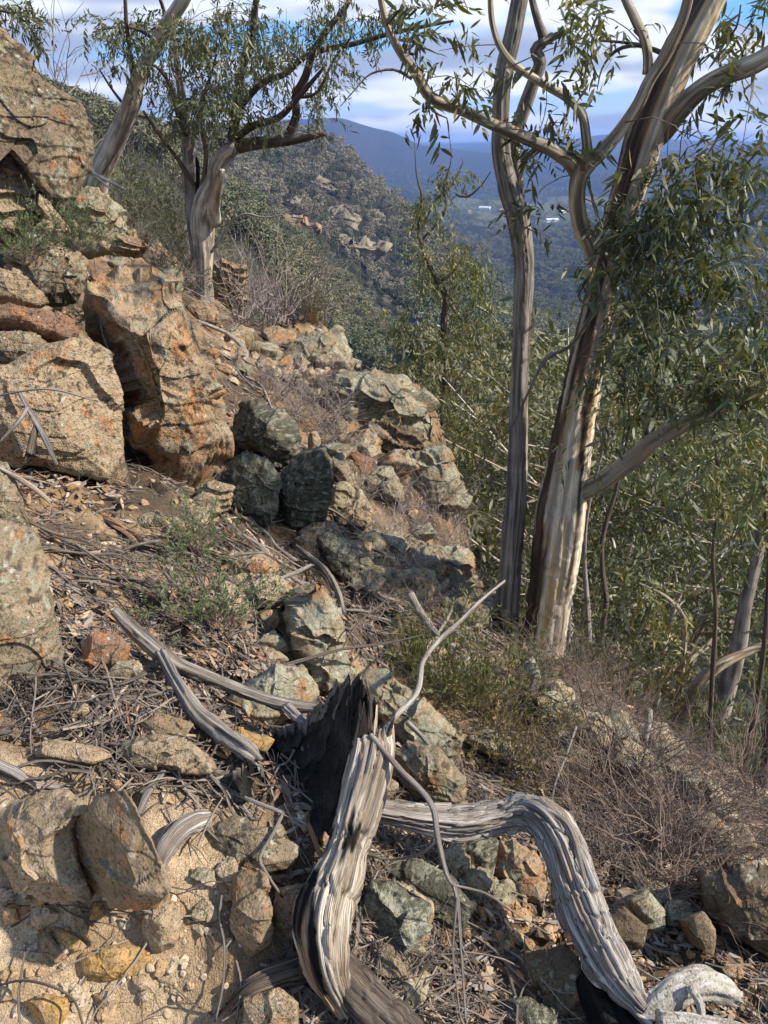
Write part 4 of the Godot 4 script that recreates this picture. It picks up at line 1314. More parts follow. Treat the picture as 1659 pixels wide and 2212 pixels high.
	foliage(t, limbs, [[1540, 430, 106, 96, 65], [1430, 470, 86, 96, 51], [1360, 560, 64, 64, 10], [1480, 590, 127, 106, 65], [1600, 540, 96, 127, 55], [1420, 690, 117, 86, 55], [1540, 740, 117, 96, 55], [1620, 690, 74, 127, 42], [1350, 770, 64, 64, 10], [1420, 830, 86, 53, 34], [1560, 830, 96, 64, 34], [1300, 905, 74, 12, 6], [1300, 620, 43, 21, 5],
		[1400, 880, 64, 32, 13], [1560, 350, 64, 43, 16], [1640, 420, 32, 64, 16], [1230, 1000, 43, 15, 4]], -3.95, 0.40, sp, DARKG, 1.0, 220)
	foliage(t, limbs, [[1640, 50, 50, 60, 14], [1650, 180, 22, 60, 7], [1560, 10, 70, 30, 8], [1180, 25, 110, 40, 19], [1240, 60, 60, 40, 8], [1000, 30, 70, 30, 8], [960, 90, 80, 40, 5], [1000, 165, 90, 45, 8], [1130, 165, 50, 30, 5], [1160, 290, 60, 40, 12], [1115, 420, 45, 60, 8], [1200, 230, 40, 30, 4], [1050, 210, 40, 40, 4], [880, 20, 80, 30, 7], [1190, 350, 40, 30, 4]], -4.2, 0.35, sp, DARKG, 1.0, 80)
	# --- the grey fibrous trunk beside it
	z = -4.75
	t = thing("dead_tree", "slim grey fibrous trunk just left of the streaked gum", "tree", pz(1092, 1425, z))
	var dop := {"sides": 40, "step": 0.025, "flute": 0.14, "fluten": 2.6, "along": 0.25, "lump": 0.07, "weather": 0.07, "wk": 2.6, "wl": 0.8, "mode": "dead", "seed": 31.0}
	var D := [limb(t, "trunk", [1088, 1450, 66, 1091, 1400, 56, 1096, 1300, 50, 1104, 1200, 46, 1113, 1100, 44, 1118, 1000, 40, 1121, 900, 38, 1124, 800, 37, 1128, 700, 38, 1132, 600, 42, 1130, 545, 44, 1118, 470, 46, 1098, 400, 44, 1083, 320, 40, 1082, 225, 37, 1090, 150, 38, 1108, 75, 37, 1122, 0, 36, 1140, -90, 30], z, -4.6, M.bark, dop)]
	dop.sides = 18
	dop.seed = 37.0
	D.append(limb(t, "limb", [1122, 470, 30, 1116, 400, 30, 1110, 310, 29, 1130, 240, 28, 1150, 185, 27, 1166, 135, 26, 1157, 108, 25, 1174, 86, 22, 1162, 45, 18, 1150, 0, 15, 1140, -60, 11], -4.68, -4.6, M.bark, dop))
	D.append(limb(t, "limb", [1170, 95, 18, 1200, 78, 15, 1226, 68, 11, 1260, 40, 8, 1290, -20, 6], -4.6, -4.6, M.bark, dop))
	# --- the forked pale tree on the left ridge
	z = depth_z(435, 645)
	t = thing("forked_tree", "pale forked gum with a black hollow on the left ridge", "tree", pz(438, 648, z))
	var po := {"sides": 30, "step": 0.06, "flute": 0.14, "fluten": 1.6, "along": 0.25, "lump": 0.10, "weather": 0.09, "wk": 1.8, "wl": 0.5, "mode": "pale", "seed": 41.0}
	var K := [limb(t, "trunk", [436, 668, 56, 440, 635, 40, 441, 590, 34, 440, 540, 40, 438, 480, 52, 446, 430, 50, 464, 395, 44, 474, 355, 42, 492, 328, 34, 512, 318, 26], z, z + 0.5, M.bark, po)]
	po.seed = 44.0
	K.append(limb(t, "limb", [428, 560, 26, 420, 470, 34, 415, 400, 34, 409, 320, 30, 400, 250, 24, 388, 180, 15, 380, 110, 10, 372, 30, 8], z + 0.1, z + 0.2, M.bark, {"sides": 18, "step": 0.08, "flute": 0.14, "mode": "dead", "seed": 44.0}))
	limb(t, "hollow", [424, 338, 3, 427, 360, 9, 427, 395, 9, 425, 420, 7, 424, 432, 3], z + 0.30, z + 0.33, M.char, {"sides": 10, "step": 0.05, "mode": "char", "seed": 1.0})
	for q in [[486, 340, 30, 500, 322, 33, 530, 313, 28, 575, 307, 25, 620, 303, 22, 660, 298, 15, 702, 288, 9], [462, 480, 32, 462, 440, 28, 470, 400, 20, 480, 370, 14], [618, 303, 20, 640, 250, 19, 637, 210, 17, 660, 165, 17, 676, 115, 15, 710, 60, 13, 740, 25, 12, 765, -20, 9], [480, 330, 16, 540, 275, 15, 600, 255, 14, 640, 215, 12, 675, 175, 9, 705, 140, 5], [500, 300, 20, 512, 240, 19, 520, 160, 18, 540, 100, 16, 550, 30, 14, 556, -30, 11], [512, 240, 14, 565, 180, 13, 615, 160, 13, 660, 122, 12, 710, 105, 12, 760, 96, 11, 830, 76, 10, 900, 60, 8, 980, 45, 5], [404, 290, 14, 385, 250, 11, 370, 190, 9, 345, 150, 7, 330, 140, 5], [420, 400, 10, 385, 345, 9, 350, 300, 7, 310, 240, 5], [436, 420, 12, 445, 330, 10, 432, 260, 8, 450, 180, 6, 470, 110, 4], [640, 210, 8, 685, 200, 6, 720, 130, 5, 760, 80, 4]]:
		K.append(limb(t, "limb", q, z + 0.3, z + 0.9, M.bark, {"sides": 12, "step": 0.1, "flute": 0.08, "mode": "brownbark" if q[0] != 462 else "pale", "seed": q[1] * 0.1}))
	for q in [[456, 545, 7, 480, 510, 6, 500, 480, 5, 530, 462, 5, 570, 470, 4, 612, 464, 2], [500, 480, 4, 515, 430, 3, 520, 390, 2]]:
		limb(t, "dead_limb", q, z + 0.7, z + 1.2, M.bark, {"sides": 7, "step": 0.1, "mode": "white", "seed": q[0] * 0.1})
	var sg := []
	sp_small = sg
	for i in 3: sg.append(sprig_mesh(140 + i, 15, 0.066, 0.0145, 0.26))
	foliage(t, mass(t, K), [[470, 60, 119, 76, 94], [420, 150, 81, 86, 94], [540, 190, 65, 76, 64], [640, 70, 97, 76, 64], [705, 190, 43, 54, 52], [600, 20, 97, 43, 49], [760, 40, 97, 43, 38], [430, 235, 65, 43, 52], [500, 250, 54, 43, 38], [560, 110, 65, 65, 49], [860, 40, 65, 43, 20], [380, 240, 43, 32, 20], [690, 30, 76, 43, 38], [470, 200, 65, 54, 49], [340, 60, 54, 43, 28]], z + 0.6, 1.0, sg, GREYG, 1.1, 90)
	# --- the leaning tree above the slab
	z = -10.5
	t = thing("leaning_tree", "leaning gum trunk with cream stripe rising behind the great slab", "tree", pz(214, 390, z))
	var J := [limb(t, "trunk", [206, 410, 50, 215, 372, 46, 248, 305, 42, 278, 240, 38, 298, 170, 32, 325, 115, 31, 360, 55, 30, 395, 0, 28, 430, -70, 24], z, z + 0.6, M.bark, {"sides": 28, "step": 0.06, "flute": 0.12, "fluten": 1.5, "mode": "pale", "seed": 52.0})]
	for q in [[288, 250, 13, 304, 205, 12, 288, 165, 11, 281, 110, 10, 273, 50, 9, 270, -20, 8], [300, 250, 5, 330, 265, 5, 380, 340, 5, 400, 380, 5], [278, 240, 8, 240, 190, 5, 215, 150, 3], [340, 90, 9, 290, 60, 7, 240, 60, 5, 200, 70, 3], [362, 60, 10, 350, 10, 8, 330, -40, 6]]:
		J.append(limb(t, "limb", q, z + 0.2, z + 0.5, M.bark, {"sides": 10, "step": 0.1, "mode": "brownbark", "seed": q[1] * 0.1}))
	foliage(t, mass(t, J), [[330, 70, 60, 50, 51], [210, 75, 50, 40, 38], [270, 110, 50, 30, 29], [350, 175, 30, 20, 16], [250, 40, 50, 30, 18]], z + 0.3, 0.9, sg, GREYG, 1.2)
	# --- a tree reaching in over the top of the slab
	t = thing("overhanging_tree", "leafy branch end of a tree above the top left corner", "tree", Vector3(-8.6, 3.0, -9.5))
	var ov := limb(t, "trunk", [-260, 330, 40, -240, 180, 30, -200, 60, 22, -120, 10, 12, -40, 15, 8, 40, 35, 4, 70, 70, 2], -9.5, -9.0, M.bark, {"sides": 10, "step": 0.1, "mode": "brownbark", "seed": 6.0})
	foliage(t, samples(ov, 11), [[20, 30, 55, 30, 47], [70, 60, 20, 20, 10], [-60, 0, 70, 60, 40]], -9.1, 0.5, sg, GREYG, 1.15)
	# --- the slender sapling over the gully
	z = -13.5
	t = thing("sapling", "slender gum sapling with reddish stem standing beyond the pale ledge", "tree", pz(955, 1000, z))
	var Q := []
	for q in [[952, 1080, 22, 956, 900, 18, 962, 800, 17, 958, 700, 15, 962, 640, 14, 935, 590, 12, 915, 540, 11, 905, 500, 11, 912, 430, 6, 900, 380, 3, 895, 300, 1], [908, 505, 8, 935, 440, 6, 975, 400, 5, 1000, 350, 3], [910, 520, 6, 960, 460, 5, 960, 400, 4, 975, 340, 2, 965, 260, 1], [962, 640, 9, 1000, 690, 7, 1020, 660, 6, 1060, 680, 4, 1090, 720, 3], [985, 420, 5, 1010, 425, 5, 1040, 400, 3, 1060, 370, 2], [950, 610, 7, 985, 580, 5, 1005, 540, 3], [955, 800, 8, 900, 740, 6, 870, 700, 3], [960, 860, 7, 1000, 800, 5, 1040, 760, 3]]:
		Q.append(limb(t, "limb" if Q.size() else "trunk", q, z, z + 0.4, M.bark, {"sides": 8, "step": 0.12, "mode": "limb" if Q.size() % 2 else "brownbark", "seed": q[1] * 0.1}))
	foliage(t, mass(t, Q), [[930, 430, 35, 60, 44], [965, 390, 25, 35, 30], [960, 560, 60, 40, 74], [1040, 560, 50, 40, 49], [920, 610, 40, 40, 34], [1010, 620, 60, 40, 74], [1000, 720, 60, 50, 74], [900, 760, 60, 60, 108], [960, 880, 70, 60, 108], [1060, 800, 40, 50, 59], [870, 700, 30, 40, 34], [1050, 690, 40, 40, 49], [1000, 960, 60, 60, 84]], z + 0.3, 0.9, sg, OLIVE, 1.35)
	build_woods()
	build_shrubs()

func depth_z(x: float, y: float) -> float:
	return on(x, y).z

func far_ground(x: float, z: float) -> float:
	if x > gx0 + 0.5 and x < 12.5 and z > -25.0: return gh(x, z)
	var r := sqrt(x * x + z * z)
	return far_at(rad_to_deg(atan2(x, -z)), r).y

func build_woods() -> void:
	# kinds of tree, each grown a few times
	var leafy := []
	for i in 4: leafy.append(grow(300 + i, {"limbs": 15, "per": 56, "leaf": 0.021, "leafw": 0.24, "clump": 0.085, "spread": 0.32, "low": 0.36, "r": 0.015, "forks": 4, "bark": ["limb", "pale", "pale", "limb"][i]}))
	var mid := []
	for i in 4: mid.append(grow(340 + i, {"limbs": 12, "per": 16, "leaf": 0.055, "leafw": 0.34, "clump": 0.10, "spread": 0.27, "low": 0.38, "r": 0.013, "forks": 3, "sides": 5, "bark": ["pale", "pale", "brownbark", "limb"][i], "lean": 0.6}))
	var bare := []
	for i in 3: bare.append(grow(380 + i, {"limbs": 16, "per": 0, "clump": 0.16, "spread": 0.30, "low": 0.25, "r": 0.012, "forks": 9, "tw": 0.0022, "bark": "silver"}))
	# the trees one can tell apart on the slope below
	var spots := []
	var tries := 0
	while spots.size() < 84 and tries < 6000:
		tries += 1
		var az := rng.randf_range(-1.0, 27.0)
		var r := 9.0 * pow(14.0, rng.randf())
		var p := far_at(az, r)
		if r < 27.0: p.y = far_ground(p.x, p.z)
		var el_g := rad_to_deg(atan2(p.y - eye.y, r))
		var top := -13.4 + 1.2 * rng.randf() - (4.4 if az < 8.0 else 2.6 if az < 16.0 else 0.0) - 3.0 * ss(30.0, 9.0, r)
		var room := r * (tan(deg_to_rad(top)) - tan(deg_to_rad(el_g)))
		var h := minf(rng.randf_range(4.0, 13.0), room)
		if h < 2.6: continue
		if az < 5.0 and r < 14.0: continue
		if r < 12.0 and az < 13.0: continue
		var ok := true
		for s in spots:
			if (s[0] as Vector3).distance_to(p) < 0.9 + r * 0.03: ok = false
		if ok: spots.append([p, h, az, r])
	var names := ["left of the gum's foot", "right of the streaked gum", "under the lower limb", "near the right edge"]
	for i in spots.size():
		var s: Array = spots[i]
		var kind := rng.randi() % 10
		if s[3] < 30.0 and kind == 0: kind = 3
		var near: bool = s[3] < 34.0
		var v: Array = bare[rng.randi() % 3] if kind == 0 else (leafy if near else mid)[rng.randi() % 4]
		var where: String = "between sapling and grey trunk" if s[2] < 8.0 else "behind the streaked gum" if s[2] < 14.0 else "below the drooping foliage" if s[2] < 20.0 else "near the right edge"
		var dist: String = "close below" if s[3] < 18.0 else "mid slope" if s[3] < 45.0 else "low on the slope"
		var look: String = "bare grey tree" if kind == 0 else "olive leaved gum" if kind < 5 else "dark green gum"
		var lab := "%s %s, %s" % [look, dist, where]
		var t := thing("slope_tree", lab, "tree", s[0], "trees on the slope below")
		t.rotation.y = rng.randf() * TAU
		t.scale = Vector3(1.0, 1.0, 1.0) * float(s[1]) * Vector3(1.15, 1.0, 1.15)
		mesh_node("trunk", v[0], M.bark, t)
		var cr := mesh_node("crown", v[1], leaf_mat("bare" if kind == 0 else "olive" if kind < 5 else "green", rng.randi() % 3), t)
		cr.set_meta("kind", "stuff")
	# the woods farther off
	var farm := []
	for i in 4: farm.append(grow(420 + i, {"limbs": 10, "per": 14, "leaf": 0.075, "leafw": 0.5, "clump": 0.11, "spread": 0.26, "low": 0.40, "r": 0.013, "forks": 3, "sides": 4, "bark": "pale", "lean": 0.4}))
	var buf := []
	var tbuf := []
	for i in 4:
		buf.append(PackedFloat32Array())
		tbuf.append(PackedFloat32Array())
	var nb: FastNoiseLite = N.b
	for k in 32000:
		var az := rng.randf_range(-38.0, 42.0)
		var r := 60.0 * pow(52.0, pow(rng.randf(), 0.72))
		if r < 140.0 and az < 2.0 + 6.0 * ss(330.0, 60.0, r): continue
		var low := 0.45 if r < 330.0 and az < 3.0 else 1.0
		if rng.randf() < cleared(az, r) * 0.97: continue
		var p := far_at(az, r)
		var v := nb.get_noise_2d(p.x / (r * 0.10 + 8.0), p.z / (r * 0.10 + 8.0))
		var h := rng.randf_range(7.0, 15.0) * (1.0 + 0.5 * ss(1200.0, 3500.0, r))
		var spur := ss(700.0, 620.0, r) * ss(250.0, 330.0, r) * ss(3.0, 0.0, az)
		h *= lerpf(1.0, 0.55, spur) * low
		var c := lin(0.145, 0.162, 0.088).lerp(lin(0.26, 0.245, 0.135), ss(-0.3, 0.4, v + rng.randf_range(-0.3, 0.3)))
		c = c.lerp(lin(0.36, 0.315, 0.25), (0.3 + 0.6 * spur) if rng.randf() < 0.2 + 0.55 * spur else 0.0)
		if spur > 0.5 and rng.randf() < 0.35: continue
		c *= rng.randf_range(0.75, 1.2)
		var i := rng.randi() % 4
		var bs := Basis(Vector3.UP, rng.randf() * TAU).scaled(Vector3(1.25, 1.0, 1.25) * h)
		put(buf[i], bs, p, c)
		if r < 900.0: put(tbuf[i], bs, p, Color(0.9, 0.9, 0.9) * rng.randf_range(0.5, 1.0))
	for i in 4:
		var o := many("forest", farm[i][1], M.leaf_far, buf[i])
		tag(o, "far wooded slopes of grey green gum crowns across the valley", "forest", "far wooded slopes")
		var o2 := many("forest_trunks", farm[i][0], M.bark, tbuf[i])
		tag(o2, "pale standing trunks among the far gum crowns", "forest", "far trunks")
	# cliffs on the spur
	for q in [["redcliff", [540, 480, 580, 470, 640, 473, 690, 476, 700, 486, 640, 494, 580, 492, 545, 492], 440.0, "long orange cliff band across the far spur"],
			["cliff", [705, 452, 735, 440, 770, 452, 776, 482, 750, 500, 715, 495], 440.0, "pale square cliff on the far spur above the orange band's end"],
			["cliff", [660, 380, 690, 372, 730, 400, 752, 430, 720, 425, 680, 405], 470.0, "pale rock slope on the right shoulder of the far spur"],
			["cliff", [640, 530, 700, 515, 790, 520, 840, 530, 800, 545, 720, 548, 650, 545], 400.0, "broken grey cliff line low on the far spur"],
			["cliff", [610, 425, 640, 415, 665, 425, 660, 450, 625, 452], 455.0, "small pale crag in the middle of the far spur"],
			["cliff", [785, 455, 812, 450, 830, 462, 815, 475, 790, 472], 430.0, "little cream crag right of the square cliff"],
			["redcliff", [590, 545, 640, 540, 690, 555, 660, 575, 610, 570], 380.0, "rusty crag below the broken cliff line"]]:
		var cxy := Vector2((q[1][0] + q[1][6]) * 0.5, (q[1][1] + q[1][7]) * 0.5)
		var dd := far_depth(cxy.x, cxy.y)
		rock("cliff", q[3], q[0], q[1], {"d": dd - 1.5, "yaw": 12, "tilt": 40, "thick": 20.0, "front": 2.5, "facets": 14, "block": 0.30, "amp": 0.12, "strata": 0.05, "f": 0.09, "cf": 0.11, "cat": "cliff", "mat": "rock"})
	# farm buildings out on the paddocks
	var i := 0
	for q in [[1047, 453, 26, "long white shed among paddocks left of the grey trunk"], [1086, 458, 18, "small white shed beside the long one on the paddocks"], [1192, 480, 24, "pale farmhouse on the paddocks right of the grey trunk"], [1012, 462, 12, "tiny cream hut at the left end of the paddocks"], [1215, 462, 14, "white barn at the upper edge of the paddocks"]]:
		var dd := far_depth(q[0], q[1])
		var p := px(q[0], q[1], dd)
		var w: float = q[2]
		var t := thing("farm_shed", q[3], "shed", p, "farm buildings in the valley")
		t.rotation.y = 0.3 * i - 0.4
		var wall := BoxMesh.new()
		wall.size = Vector3(w, 5.0, 10.0)
		var mw = M.paint.duplicate()
		mw.albedo_color = Color(0.86, 0.85, 0.82)
		var n := mesh_node("wall", wall, mw, t)
		n.position.y = 2.4
		var roof := PrismMesh.new()
		roof.size = Vector3(11.5, 2.6, w + 1.0)
		var mr = M.paint.duplicate()
		mr.albedo_color = Color(0.80, 0.80, 0.80) if i % 2 == 0 else Color(0.62, 0.45, 0.38)
		var rn := mesh_node("roof", roof, mr, t)
		rn.position.y = 6.2
		rn.rotation.y = PI / 2
		i += 1

func far_depth(x: float, y: float) -> float:
	var dir := (fw + Vector3.RIGHT * ((x - 829.5) / F) + up * ((1106.0 - y) / F))
	var t := 60.0
	while t < 9000.0:
		var p := eye + dir * t
		var r := sqrt(p.x * p.x + p.z * p.z)
		if p.y < far_at(rad_to_deg(atan2(p.x, -p.z)), r).y: return t
		t *= 1.004
	return 2000.0

var lm := {}
func leaf_mat(kind: String, k: int) -> Material:
	var key := kind + str(k)
	if not lm.has(key):
		var m: StandardMaterial3D = (M.leaf if kind != "bare" else M.twig).duplicate()
		var c: Color = {"olive": lin(0.175, 0.17, 0.085), "green": lin(0.115, 0.13, 0.065), "bare": lin(0.21, 0.18, 0.155)}[kind]
		c = c * [0.85, 1.0, 1.2][k]
		c.a = 1.0
		m.albedo_color = c.linear_to_srgb()
		lm[key] = m
	return lm[key]

# ---------------------------------------------------------------- shrubs
func twig_shrub(sd: int, n: int, spread: float, leaves: int, leaf := 0.012, thick := 0.0022) -> Array:
	# about 1 m wide and 0.6 m high: fine zigzag stems from one foot; second mesh holds the leaves
	var r := RandomNumberGenerator.new()
	r.seed = sd
	var tm := MB.new()
	var lf := MB.new()
	for i in n:
		var a := r.randf() * TAU
		var e := r.randf_range(0.15, 1.3)
		var d := Vector3(cos(a) * cos(e), sin(e), sin(a) * cos(e))
		var p := Vector3(r.randf_range(-1, 1), -0.05, r.randf_range(-1, 1)) * 0.08
		var th := thick * r.randf_range(0.8, 1.8)
		var g := r.randf_range(0.6, 1.0)
		for k in 4:
			var q := p + d * r.randf_range(0.10, 0.20) * spread
			add_twig(tm, p, q, th, th * 0.75, 0.0, Color(g, g, g), 2, r)
			th *= 0.75
			for m in 2:
				var s := (d + Vector3(r.randf_range(-1, 1), r.randf_range(-0.5, 0.8), r.randf_range(-1, 1)) * 0.9).normalized()
				var w := q + s * r.randf_range(0.06, 0.16) * spread
				add_twig(tm, q, w, th * 0.7, th * 0.35, 0.0, Color(g, g, g) * 0.95, 2, r)
				for u in leaves:
					var at := q.lerp(w, r.randf_range(0.2, 1.0))
					var ld := (s + Vector3(r.randf_range(-1, 1), r.randf_range(-0.4, 1), r.randf_range(-1, 1))).normalized()
					var h := r.randf_range(0.7, 1.0)
					add_leaf(lf, at, ld, ld.cross(Vector3(r.randf(), r.randf(), r.randf() + 0.1)).normalized(), leaf * r.randf_range(0.7, 1.5), leaf * 0.3, 0.0, Color(h, h, h), 2)
			p = q
			d = (d + Vector3(r.randf_range(-1, 1), r.randf_range(-0.7, 0.5), r.randf_range(-1, 1)) * 0.55).normalized()
	return [tm.mesh(), lf.mesh() if lf.v.size() else null]

func tinted(m: StandardMaterial3D, c: Color) -> StandardMaterial3D:
	var d: StandardMaterial3D = m.duplicate()
	d.albedo_color = c.linear_to_srgb()
	return d

func shrub(kind: Array, called: String, label: String, at: Vector3, s: Vector3, tm: Material, lmx: Material, group := "") -> Node3D:
	var t := thing(called, label, "shrub", at, group)
	t.rotation.y = rng.randf() * TAU
	t.scale = s
	mesh_node("stems", kind[0], tm, t)
	if kind[1] != null: mesh_node("leaves", kind[1], lmx, t).set_meta("kind", "stuff")
	return t

func build_shrubs() -> void:
	var dead := []
	for i in 4: dead.append(twig_shrub(500 + i, [26, 40, 32, 46][i], [1.2, 0.9, 1.1, 0.8][i], 0, 0.012, [0.0042, 0.0024, 0.0032, 0.002][i]))
	var thin := []
	for i in 2: thin.append(twig_shrub(530 + i, 16, 1.1, 0, 0.012, 0.004))
	var heath := []
	for i in 3: heath.append(twig_shrub(540 + i, 34, 0.8, 8, 0.030))
	var grey := tinted(M.twig, lin(0.26, 0.215, 0.19))
	var brown := tinted(M.twig, lin(0.21, 0.155, 0.12))
	var green := tinted(M.leaf, lin(0.15, 0.16, 0.06))
	var fresh := tinted(M.leaf, lin(0.11, 0.15, 0.06))
	var rust := tinted(M.leaf, lin(0.18, 0.14, 0.06))
	var dull := tinted(M.leaf, lin(0.09, 0.10, 0.055))
	# dead twig heaps: [x, y, size]
	for q in [[640, 905, 1.1], [690, 930, 1.1], [600, 865, 1.0], [735, 900, 0.9], [560, 840, 0.9], [670, 870, 0.9], [720, 960, 0.7]]:
		shrub(dead[rng.randi() % 4], "dead_shrub", "tangled heap of dead grey twigs above the dark boulders", on(q[0], q[1]), Vector3(q[2], q[2] * 0.8, q[2]), grey, null, "dead twigs above the dark boulders")
	for q in [[1280, 1700, 0.75], [1350, 1720, 0.8], [1420, 1760, 0.8], [1480, 1800, 0.75], [1390, 1830, 0.7], [1310, 1800, 0.7], [1450, 1880, 0.65], [1520, 1860, 0.7], [1250, 1750, 0.55], [1350, 1900, 0.6], [1420, 1940, 0.5], [1560, 1900, 0.5], [1200, 1700, 0.5], [1290, 1880, 0.5], [1480, 1720, 0.6], [1550, 1780, 0.6], [1620, 1830, 0.5]]:
		shrub(dead[rng.randi() % 4], "dead_shrub", "low brown twiggy shrub on the right slope beyond the arched branch", on(q[0], q[1]), Vector3(q[2], q[2] * 0.95, q[2]), brown, null, "brown twig shrubs on the right slope")
	for q in [[800, 1290, 0.6], [860, 1240, 0.7], [910, 1330, 0.6], [780, 1080, 0.7], [850, 1180, 0.7], [1010, 1320, 0.8], [940, 1400, 0.5], [930, 1110, 0.9], [980, 1130, 1.0], [1030, 1160, 1.0], [900, 1150, 0.8], [960, 1180, 0.9], [1050, 1230, 1.0], [1000, 1090, 0.9], [860, 1100, 0.7]]:
		shrub(dead[rng.randi() % 4], "dead_shrub", "leafless grey shrub on the gully's outer edge below the buttress", on(q[0], q[1]), Vector3(q[2], q[2] * 0.8, q[2]), grey, null, "grey shrubs along the gully edge")
	for q in [[1180, 1440, 0.9], [1230, 1470, 0.9], [1270, 1520, 0.9], [1310, 1560, 0.8], [1350, 1600, 0.8], [1150, 1500, 0.7], [1200, 1560, 0.7], [1400, 1650, 0.7]]:
		shrub(dead[rng.randi() % 4], "dead_shrub", "reddish grey twiggy shrub near the foot of the streaked gum", on(q[0], q[1]), Vector3(q[2], q[2] * 0.9, q[2]), brown, null, "twig shrubs below the streaked gum")
	for q in [[560, 690, 1.5], [610, 700, 1.6], [650, 690, 1.5], [580, 720, 1.2], [520, 700, 1.3], [690, 700, 1.2]]:
		shrub(thin[rng.randi() % 2], "bare_bush", "tall bare grey bush with arching stems behind the ledge path", on(q[0], q[1]) , Vector3(q[2], q[2] * 1.5, q[2]), grey, null, "bare bushes behind the ledge path")
	for q in [[300, 480, 1.6], [340, 520, 1.6], [370, 560, 1.5], [260, 440, 1.4], [390, 610, 1.2], [330, 575, 0.9], [300, 530, 0.9], [375, 640, 0.8], [270, 500, 1.0]]:
		shrub(heath[rng.randi() % 3], "heath_bush", "dense dark green bush between slab and forked tree", on(q[0], q[1]) + Vector3(0, -0.1, -0.6), Vector3(q[2], q[2] * 1.4, q[2]), grey, dull, "dark bushes behind the cliff")
	# scrub behind the cliff and the forked tree
	for k in 150:
		var az := rng.randf_range(-25.0, -4.0)
		var r := 13.0 * pow(6.0, rng.randf())
		var p := Vector3(sin(deg_to_rad(az)) * r, 0, -cos(deg_to_rad(az)) * r)
		p.y = far_ground(p.x, p.z)
		var s := rng.randf_range(1.4, 2.6) * (1.0 + 0.7 * ss(20.0, 60.0, r))
		var leafy := rng.randf() < (0.75 if az < -13.0 else 0.35)
		var zone: String = ("near" if r < 26.0 else "distant") + " " + ("behind the leaning trunk" if az < -17.0 else "left of the forked tree" if az < -12.5 else "right of the forked tree" if az < -8.0 else "above the ledge path")
		if leafy: shrub(heath[rng.randi() % 3], "scrub", "dull green scrub bush " + zone, p, Vector3(s, s * 1.3, s), grey, [dull, green][rng.randi() % 2], "green scrub behind the forked tree")
		else: shrub(thin[rng.randi() % 2], "scrub", "leafless grey scrub bush " + zone, p, Vector3(s, s * 1.5, s), grey, null, "bare scrub behind the forked tree")
	for q in [[470, 1375, 0.62, "fine leaved green shrub growing beside the fallen branch"], [1000, 1540, 0.85, "yellow green heath bush right of the leaning stick"], [1070, 1575, 0.80, "olive heath bush with rusty stems below the grey trunk"], [940, 1520, 0.65, "olive heath bush touching the lichen ledge"], [420, 1195, 0.45, "small grey green shrub on the litter slope"], [1090, 1680, 0.65, "rusty heath bush in front of the pale broken stump"], [170, 520, 0.5, "small green shrub under the great slab"], [60, 540, 0.6, "grey green shrub in the shadow of the overhang"], [235, 690, 0.4, "little shrub in the crack beside the orange outcrop"], [1110, 1480, 0.5, "small green shrub at the foot of the grey trunk"]]:
		var p := on(q[0], q[1])
		if q[0] < 240 and q[1] < 700: p = px(q[0], q[1] + 20, 4.35 if q[1] < 600 else 4.3)
		shrub(heath[rng.randi() % 3], "heath_shrub", q[3], p, Vector3(q[2], q[2] * 1.25, q[2]), brown, rust if q[3].contains("rusty") else fresh if q[3].contains("green shrub") else green)
	# the slope goes on past the right edge of the picture
	for q in [[1.9, -1.6, 0.6], [2.3, -2.2, 0.7], [1.7, -2.6, 0.6], [2.6, -3.0, 0.8], [2.2, -3.6, 0.8], [3.0, -3.8, 0.9], [1.6, -1.1, 0.4], [2.9, -2.3, 0.7], [3.4, -3.1, 0.9], [2.5, -1.3, 0.6], [3.2, -1.8, 0.7], [3.8, -4.2, 1.0], [2.8, -4.6, 0.9], [3.7, -2.5, 0.9]]:
		shrub(dead[rng.randi() % 4], "dead_shrub", "brown twig shrub past the right edge of the slope", Vector3(q[0], gh(q[0], q[1]), q[1]), Vector3(q[2], q[2] * 0.9, q[2]), brown, null, "twig shrubs past the right edge")
	# undergrowth along the drop
	for k in 46:
		var x := rng.randf_range(1210.0, 1655.0)
		var y := rng.randf_range(1180.0, 1600.0)
		if y > 1330 + (x - 1210) * 0.62: continue
		var d := rng.randf_range(6.5, 11.0)
		var p := px(x, y, d)
		p.y = gh(p.x, p.z)
		var s := rng.randf_range(1.0, 2.2)
		shrub(heath[rng.randi() % 3], "slope_shrub", "grey green shrub in the undergrowth on the steep slope at right", p, Vector3(s, s * 1.5, s), grey, [green, dull, rust, fresh][rng.randi() % 4], "undergrowth on the steep slope")
	# tussocks
	for q in [[890, 1440, 0.28, "green grass tussock beside the leaning pale stick"], [680, 700, 0.5, "dry brown tussock on the crest of the ledge path"], [545, 775, 0.3, "small yellow tussock on the ledge path"], [1030, 1520, 0.3, "tussock of long olive blades in the heath"]]:
		var p := on(q[0], q[1])
		var mb := MB.new()
		for k in 90:
			var a := rng.randf() * TAU
			var dir := Vector3(cos(a), rng.randf_range(0.7, 2.6), sin(a)).normalized()
			var g := rng.randf_range(0.7, 1.0)
			add_leaf(mb, Vector3(rng.randf_range(-.03, .03), -0.02, rng.randf_range(-.03, .03)), dir, dir.cross(Vector3(-sin(a), 0, cos(a))), q[2] * rng.randf_range(0.6, 1.3), 0.0042, -0.3, Color(g, g * rng.randf_range(0.8, 1.0), g * 0.8), 5)
		var n := mesh_node("tussock", mb.mesh(), tinted(M.leaf, lin(0.15, 0.155, 0.065) if q[3].contains("green") or q[3].contains("olive") else lin(0.26, 0.19, 0.09)))
		n.position = p
		tag(n, q[3], "tussock")
	# slim dark saplings and pale stems at the right edge, below the gum
	var i := 0
